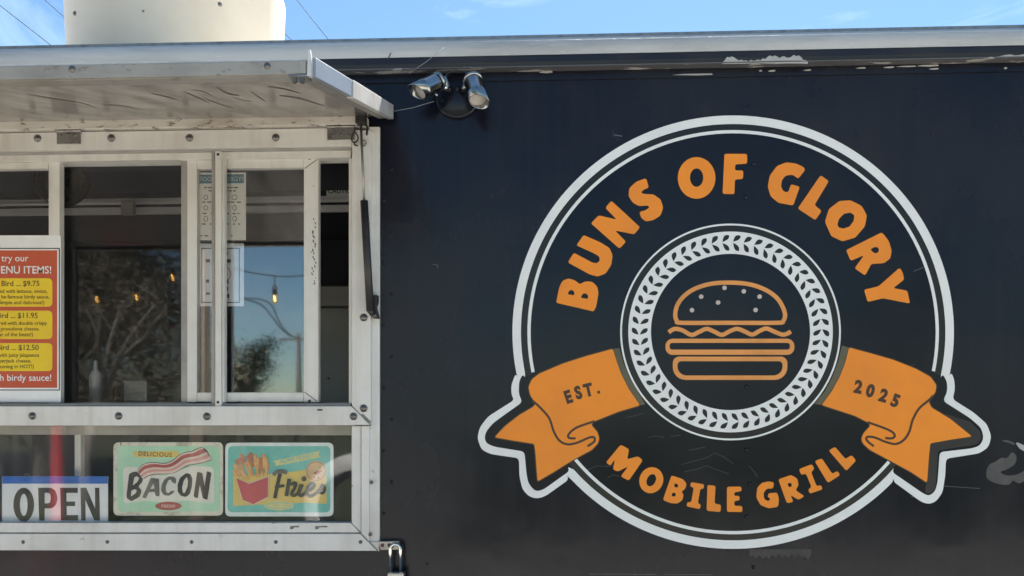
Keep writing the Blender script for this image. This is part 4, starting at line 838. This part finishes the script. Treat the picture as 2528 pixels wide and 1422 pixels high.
g = lathe_geo([(0.0, -0.03), (0.02, -0.028), (0.024, 0.0), (0.03, 0.06), (0.0, 0.07)], 16); obj('motor', [fc + Vector((v.x, v.z, v.y)) for v in g[0]], g[1], BLACK, fn, True)
for k in range(3):
    a_ = k * 2.094; e1 = Vector((math.cos(a_), 0, math.sin(a_))); e2 = Vector((-e1.z, 0, e1.x))
    q = [fc + e1 * 0.02 + e2 * 0.01 + Vector((0, 0.01, 0)), fc + e1 * 0.07 + e2 * 0.035 + Vector((0, 0.0, 0)), fc + e1 * 0.075 - e2 * 0.02 + Vector((0, 0.025, 0)), fc + e1 * 0.02 - e2 * 0.01 + Vector((0, 0.02, 0))]
    obj('blade', q, [(0, 1, 2, 3)], BLACK, fn)
tube('bracket', [fc + Vector((0.0, 0.05, 0.02)), fc + Vector((0.05, 0.03, 0.09)), fc + Vector((0.055, 0.02, 0.18))], 0.008, HOODL, fn, 8)
led = rect('inner_ledge', -250, 992, 866, 1002, -0.30, -0.052, INTB, win, B, at=430)
zl = PZ(992, -0.052, 430) + 0.001
def bottle(px, d, h, r, mat, lab):
    x = PX(px, d); g = lathe_geo([(0, 0), (r, 0), (r, h * 0.62), (r * 0.75, h * 0.7), (r * 0.35, h * 0.78), (r * 0.3, h * 0.97), (0, h)], 14)
    tag(obj('sauce_bottle', [Vector((x + v.x, -d + v.y, zl + v.z)) for v in g[0]], g[1], mat, None, True), lab, 'bottle')
bottle(236, -0.13, 0.125, 0.017, TRACK, 'pale squeeze bottle on the ledge inside the middle window')
bottle(268, -0.20, 0.11, 0.017, INT, 'dark squeeze bottle beside the pale one inside the middle window')
tag(box('napkin_box', PX(304, -0.15), PX(362, -0.15), 0.15, 0.22, zl, zl + 0.065, INTB, None, 0.004), 'small grey napkin box on the ledge inside the middle window', 'box')
fz = empty('refrigerator', P(840, 1200, -0.95)); tag(fz, 'brownish stainless refrigerator seen through the narrow opening at the right', 'refrigerator')
zt, zm = PZ(705, -0.95, 830), PZ(757, -0.95, 830)
fx0, fx1 = PX(770, -0.95), PX(770, -0.95) + 0.75
box('door', fx0, fx1, 0.95, 0.975, 0.55, zm - 0.004, INTB, fz, 0.004)
box('drawer_front', fx0, fx1, 0.95, 0.975, zm + 0.001, zt, INTB, fz, 0.004)
box('cabinet', fx0, fx1, 0.976, 1.6, 0.5, zt, INTB, fz, 0.004)
o = flat('lock', [[ellipse(811, 934, 3, 3, 12)]], -0.948, INK, fz)
ct = empty('kitchen_counter', (-1.6, 1.3, 0.5)); tag(ct, 'steel kitchen counter deep inside behind the middle window', 'counter')
box('top', -3.0, fx0 - 0.05, 1.25, 2.1, 1.42, 1.40, INTB, ct, 0.003); box('cabinet', -3.0, fx0 - 0.05, 1.3, 2.1, 0.5, 1.359, INT, ct, 0.003)

# ------------------------------------------------------------------ spider silk
SILK = M('spider silk', (0.35, 0.36, 0.38), 0.4, scale=10)
for a, b, lab in (((1097, 117), (1008, 182), 'pale strand of spider silk above the spotlight on the fascia'), ((965, 276), (1072, 250), 'thin strand of spider silk between awning end and spotlight')):
    q = tube('silk_strand', [P(*a, 0.04), P((a[0] + b[0]) / 2, (a[1] + b[1]) / 2 + 3, 0.042), P(*b, 0.04)], 0.0007, SILK, None, 5); tag(q, lab, 'spider silk')

# ------------------------------------------------------------------ wires in the sky behind the truck
WIRE = M('overhead wire', (0.05, 0.05, 0.055), 0.6, scale=10)
for a, b, dep, lab in (((0, 12), (120, 106), 9, 'thin overhead wire at the far left of the exhaust stack'), ((110, -2), (155, 38), 9.5, 'thin overhead wire meeting the left edge of the exhaust stack'),
                       ((690, 70), (722, 99), 10, 'short thin overhead wire at the right edge of the exhaust stack'), ((731, -4), (810, 96), 10.5, 'thin overhead wire right of the exhaust stack')):
    A_, B_ = P(*a, -dep), P(*b, -dep); dr = (B_ - A_); dr.normalize()
    p0 = A_ - dr * (3.0 if a[1] < 20 else 0.15); p1 = B_ + dr * 2.2
    if a[0] == 690: p0 = A_ - dr * 1.2
    tag(tube('overhead_wire', [p0, (p0 + p1) / 2 + Vector((0, 0, -0.01)), p1], 0.006, WIRE, None, 6), lab, 'wire', 'overhead wires behind the truck')

# ------------------------------------------------------------------ the yard in front of the truck (mirrored in the glass)
BARK = M('bark', (0.24, 0.21, 0.175), 0.9, col2=(0.32, 0.29, 0.25), scale=12, bump=0.5)
LEAF = [M('leaf', (0.13, 0.135, 0.085), 0.7, col2=(0.18, 0.17, 0.115), scale=1.5, detail=2), M('leaf', (0.16, 0.145, 0.10), 0.7, col2=(0.2, 0.17, 0.125), scale=1.5, detail=2), M('leaf', (0.06, 0.085, 0.04), 0.55, scale=1.5, detail=2)]
WOOD = M('weathered post wood', (0.26, 0.21, 0.16), 0.8, col2=(0.17, 0.135, 0.10), scale=8, stretch=(6, 6, 0.6))
def tree_mesh(h, cw, seed, leafmat, nleaf=12000):
    rnd = random.Random(seed); T = []; ends = []
    trunk = [Vector((rnd.uniform(-.06, .06) * k, rnd.uniform(-.06, .06) * k, h * 0.75 * k / 5)) for k in range(6)]
    T.append(tube_geo(trunk, [0.16 * h / 6 * (1 - 0.14 * k) for k in range(6)], 8))
    for k in range(15):
        f_ = rnd.uniform(0.25, 1.0); i = min(4, int(f_ * 5)); base = trunk[i].lerp(trunk[i + 1], f_ * 5 - i if i < 5 else 1)
        a_ = rnd.uniform(0, 6.283); ln = cw * rnd.uniform(0.5, 1.0) * (1.15 - 0.6 * f_)
        e_ = base + Vector((math.cos(a_) * ln, math.sin(a_) * ln, h * rnd.uniform(0.08, 0.28)))
        mid = base.lerp(e_, 0.5) + Vector((0, 0, rnd.uniform(-0.1, 0.25)))
        T.append(tube_geo([base, mid, e_], [0.05 * h / 6, 0.035 * h / 6, 0.012], 6)); ends += [mid, e_, e_]
    V, Fc = [], []
    ends += [trunk[-1] + Vector((0, 0, h * 0.12))] * 3
    for k in range(nleaf):
        c_ = rnd.choice(ends); s_ = cw * 0.34
        p = c_ + Vector((rnd.gauss(0, s_ * .6), rnd.gauss(0, s_ * .6), rnd.gauss(0, s_ * .5)))
        u_ = Vector((rnd.gauss(0, 1), rnd.gauss(0, 1), rnd.gauss(0, .6))).normalized(); v_ = u_.orthogonal().normalized(); sz = rnd.uniform(0.022, 0.05) * h / 6
        o_ = len(V); V += [p - u_ * sz * 1.5, p + v_ * sz * 0.7, p + u_ * sz * 1.5, p - v_ * sz * 0.7]; Fc.append((o_, o_ + 1, o_ + 2, o_ + 3))
    return merge(T), (V, Fc)
protos = []
for sd, (h, cw_, lm) in enumerate(((8.5, 2.6, LEAF[0]), (7.5, 2.4, LEAF[1]), (3.0, 0.75, LEAF[2]), (3.6, 1.35, LEAF[1]))):
    tg, lg = tree_mesh(h, cw_, sd + 1, lm)
    m1 = bpy.data.meshes.new('trunk'); m1.from_pydata([tuple(v) for v in tg[0]], [], tg[1]); m1.materials.append(BARK)
    m2 = bpy.data.meshes.new('crown'); m2.from_pydata([tuple(v) for v in lg[0]], [], lg[1]); m2.materials.append(lm)
    protos.append((m1, m2))
ORD = ['first', 'second', 'third', 'fourth', 'fifth', 'sixth', 'seventh', 'eighth', 'ninth', 'tenth', 'eleventh', 'twelfth']
def tree(x, y, k, sc, rz, label):
    t = empty('yard_tree', (x, y, 0)); t.rotation_euler = (0, 0, rz); t.scale = (sc,) * 3
    for nm, me in (('trunk', protos[k][0]), ('crown', protos[k][1])):
        o = bpy.data.objects.new(nm, me); C.objects.link(o); o.parent = t
    tag(t, label, 'tree', 'trees across the yard')
spots0 = [(-22.5, -11.5, 0), (-19.5, -14.5, 1), (-17.0, -12.0, 0), (-14.4, -14.0, 1), (-12.6, -11.6, 0), (-11.0, -14.5, 1), (-9.9, -12.6, 0), (-25.5, -15, 0), (-16, -18, 1), (-10.4, -14.2, 1)]
for i, (x, y, k) in enumerate(spots0): tree(x, y, k, random.uniform(0.95, 1.2), random.uniform(0, 6), ORD[i] + ' tall leafy tree of the dark grove mirrored in the middle window')
for i in range(12):
    x = -24 + i * 1.5; tree(x, -10.2 - (i % 3) * 0.9, 3, random.uniform(0.85, 1.25), i * 2.1, ORD[i] + ' low bushy tree along the front of the dark grove')
ts = R(598, 1000, 15); tree(ts.x, -15, 2, 1.05, 0.4, 'small round tree mirrored at the foot of the right window pane')
for i, (x, y, k, s_) in enumerate(((13, -26, 0, 0.8), (19, -24, 1, 0.9), (25, -27, 0, 1.0), (9.0, -34, 1, 0.7))): tree(x, y, k, s_, i * 1.7, ORD[i] + ' tree of the far row on the right side of the yard')
bt_ = R(212, 900, 7.5); bare = empty('bare_tree', (bt_.x, -7.5, 0)); tag(bare, 'pale leafless tree in front of the dark grove', 'tree')
rnd = random.Random(5); PALE = M('pale bark', (0.26, 0.24, 0.21), 0.8, col2=(0.18, 0.165, 0.145), scale=10)
b0 = Vector((bt_.x, -7.5, 0)); fork = b0 + Vector((0.1, 0, 1.7))
tube('trunk', [b0, b0 + Vector((-0.04, 0, 0.9)), fork], [0.09, 0.07, 0.055], PALE, bare, 8)
for k in range(7):
    a_ = k * 0.9 + 0.3; ln = rnd.uniform(0.8, 1.5); e_ = fork + Vector((math.cos(a_) * ln * 0.8, math.sin(a_) * ln * 0.5, rnd.uniform(0.6, 1.6)))
    m_ = fork.lerp(e_, 0.5) + Vector((0, 0, 0.15)); tube('limb', [fork, m_, e_], [0.04, 0.025, 0.008], PALE, bare, 6)
    for _ in range(3):
        f2 = m_.lerp(e_, rnd.random()); tube('twig', [f2, f2 + Vector((rnd.uniform(-.4, .4), rnd.uniform(-.3, .3), rnd.uniform(.1, .5)))], [0.014, 0.005], PALE, bare, 5)
# utility pole with wires
pp = R(737, 832, 48); up = empty('utility_pole', (pp.x, pp.y, 0)); tag(up, 'wooden utility pole with crossarm far across the yard', 'utility pole')
POLE = M('grey pole wood', (0.13, 0.125, 0.12), 0.9, scale=6)
tube('pole', [(pp.x, pp.y, 0), (pp.x, pp.y, pp.z + 0.3)], [0.2, 0.14], POLE, up, 10)
box('crossarm', pp.x - 1.3, pp.x + 1.3, pp.y - 0.07, pp.y + 0.07, pp.z - 0.22, pp.z - 0.06, POLE, up)
for L_ in ([(737, 832), (715, 828), (690, 808), (662, 772), (640, 750), (600, 737)], [(737, 834), (715, 826), (695, 806), (680, 778), (668, 752), (640, 738), (600, 735)]):
    q = catmull(L_, 5); m_ = len(q)
    tube('line', [R(x, y, 48 * (6 / 48) ** (i / (m_ - 1))) for i, (x, y) in enumerate(q)], [0.045 * (0.18) ** (i / (m_ - 1)) for i in range(m_)], WIRE, up, 5)
# string lights on posts
GLOW = emit('amber filament', (1.0, 0.6, 0.18), 7.0)
BULB = glass('bulb glass', 1.45, (1, 0.9, 0.7))
SL = 2.6
sl_ = empty('string_lights', R(480, 600, SL)); tag(sl_, 'string of amber bulbs hung on posts across the yard', 'string lights')
cab = [R(x, y, SL) for x, y in catmull([(-140, 640), (-20, 700), (108, 728), (217, 688), (318, 676), (408, 634), (478, 600), (560, 655), (672, 678), (760, 674), (900, 640)], 6)]
tube('cable', cab, 0.004, BLACK, sl_, 5)
gb = lathe_geo([(0.0, 0.0), (0.012, 0.004), (0.021, 0.02), (0.023, 0.035), (0.016, 0.06), (0.012, 0.072)], 14)
for px, py in ((108, 776), (217, 738), (318, 732), (408, 682), (672, 738), (-20, 750), (840, 715)):
    b0 = R(px, py, SL) - Vector((0, 0, 0.03)); top = min(cab, key=lambda q: abs(q.x - b0.x))
    tube('drop_wire', [top, b0 + Vector((0, 0, 0.11))], 0.004, BLACK, sl_, 5)
    tube('socket', [b0 + Vector((0, 0, 0.12)), b0 + Vector((0, 0, 0.068))], [0.012, 0.017], BLACK, sl_, 10)
    bl = obj('bulb', [b0 + v for v in gb[0]], gb[1], BULB, sl_, True)
    tube('filament', [b0 + Vector((0.004, 0, 0.02)), b0 + Vector((-0.004, 0, 0.055))], 0.004, GLOW, bl, 6)
for x_, nm in ((R(478, 700, SL).x, 'square wooden post holding up the middle of the string lights'), (R(-140, 700, SL).x, 'square wooden post at the far end of the string lights'), (R(900, 700, SL).x, 'square wooden post at the near end of the string lights')):
    tag(box('wooden_post', x_ - 0.045, x_ + 0.045, -SL - 0.10, -SL - 0.01, 0, 2.78, WOOD, None, 0.004), nm, 'post')
# red bollard post and white-painted tyre
RP = M('red plastic', (0.62, 0.05, 0.06), 0.35, scale=5)
rp_ = R(134, 1052, 3.3); g = lathe_geo([(0.0, rp_.z), (0.022, rp_.z), (0.036, rp_.z - 0.03), (0.036, rp_.z - 0.2), (0.042, rp_.z - 0.21), (0.042, 0.06), (0.16, 0.05), (0.17, 0.0)], 20)
tag(obj('red_bollard', [Vector((rp_.x + v.x, -3.3 + v.y, v.z)) for v in g[0]], g[1], RP, None, True), 'red plastic bollard mirrored across the OPEN sign', 'bollard')
WT = M('white painted rubber', (0.78, 0.78, 0.76), 0.6, col2=(0.6, 0.6, 0.58), scale=14)
tcx = R(885, 1290, 6.0); tr_ = empty('painted_tyre', (tcx.x, -6.0, 0)); tag(tr_, 'large white-painted tyre standing in the yard mirrored by the lower glass', 'tyre')
for nm, prof, mt in (('tread', [(0.40, -0.15), (0.50, -0.17), (0.56, -0.13), (0.57, 0.0), (0.56, 0.13), (0.50, 0.17), (0.40, 0.15)], WT), ('inner_wall', [(0.40, -0.15), (0.33, -0.12), (0.31, 0.0), (0.33, 0.12), (0.40, 0.15)], TYRE)):
    g = lathe_geo(prof, 40); obj(nm, [Vector((tcx.x + v.x, -6.0 + v.z, 0.57 + v.y)) for v in g[0]], g[1], mt, tr_, True)
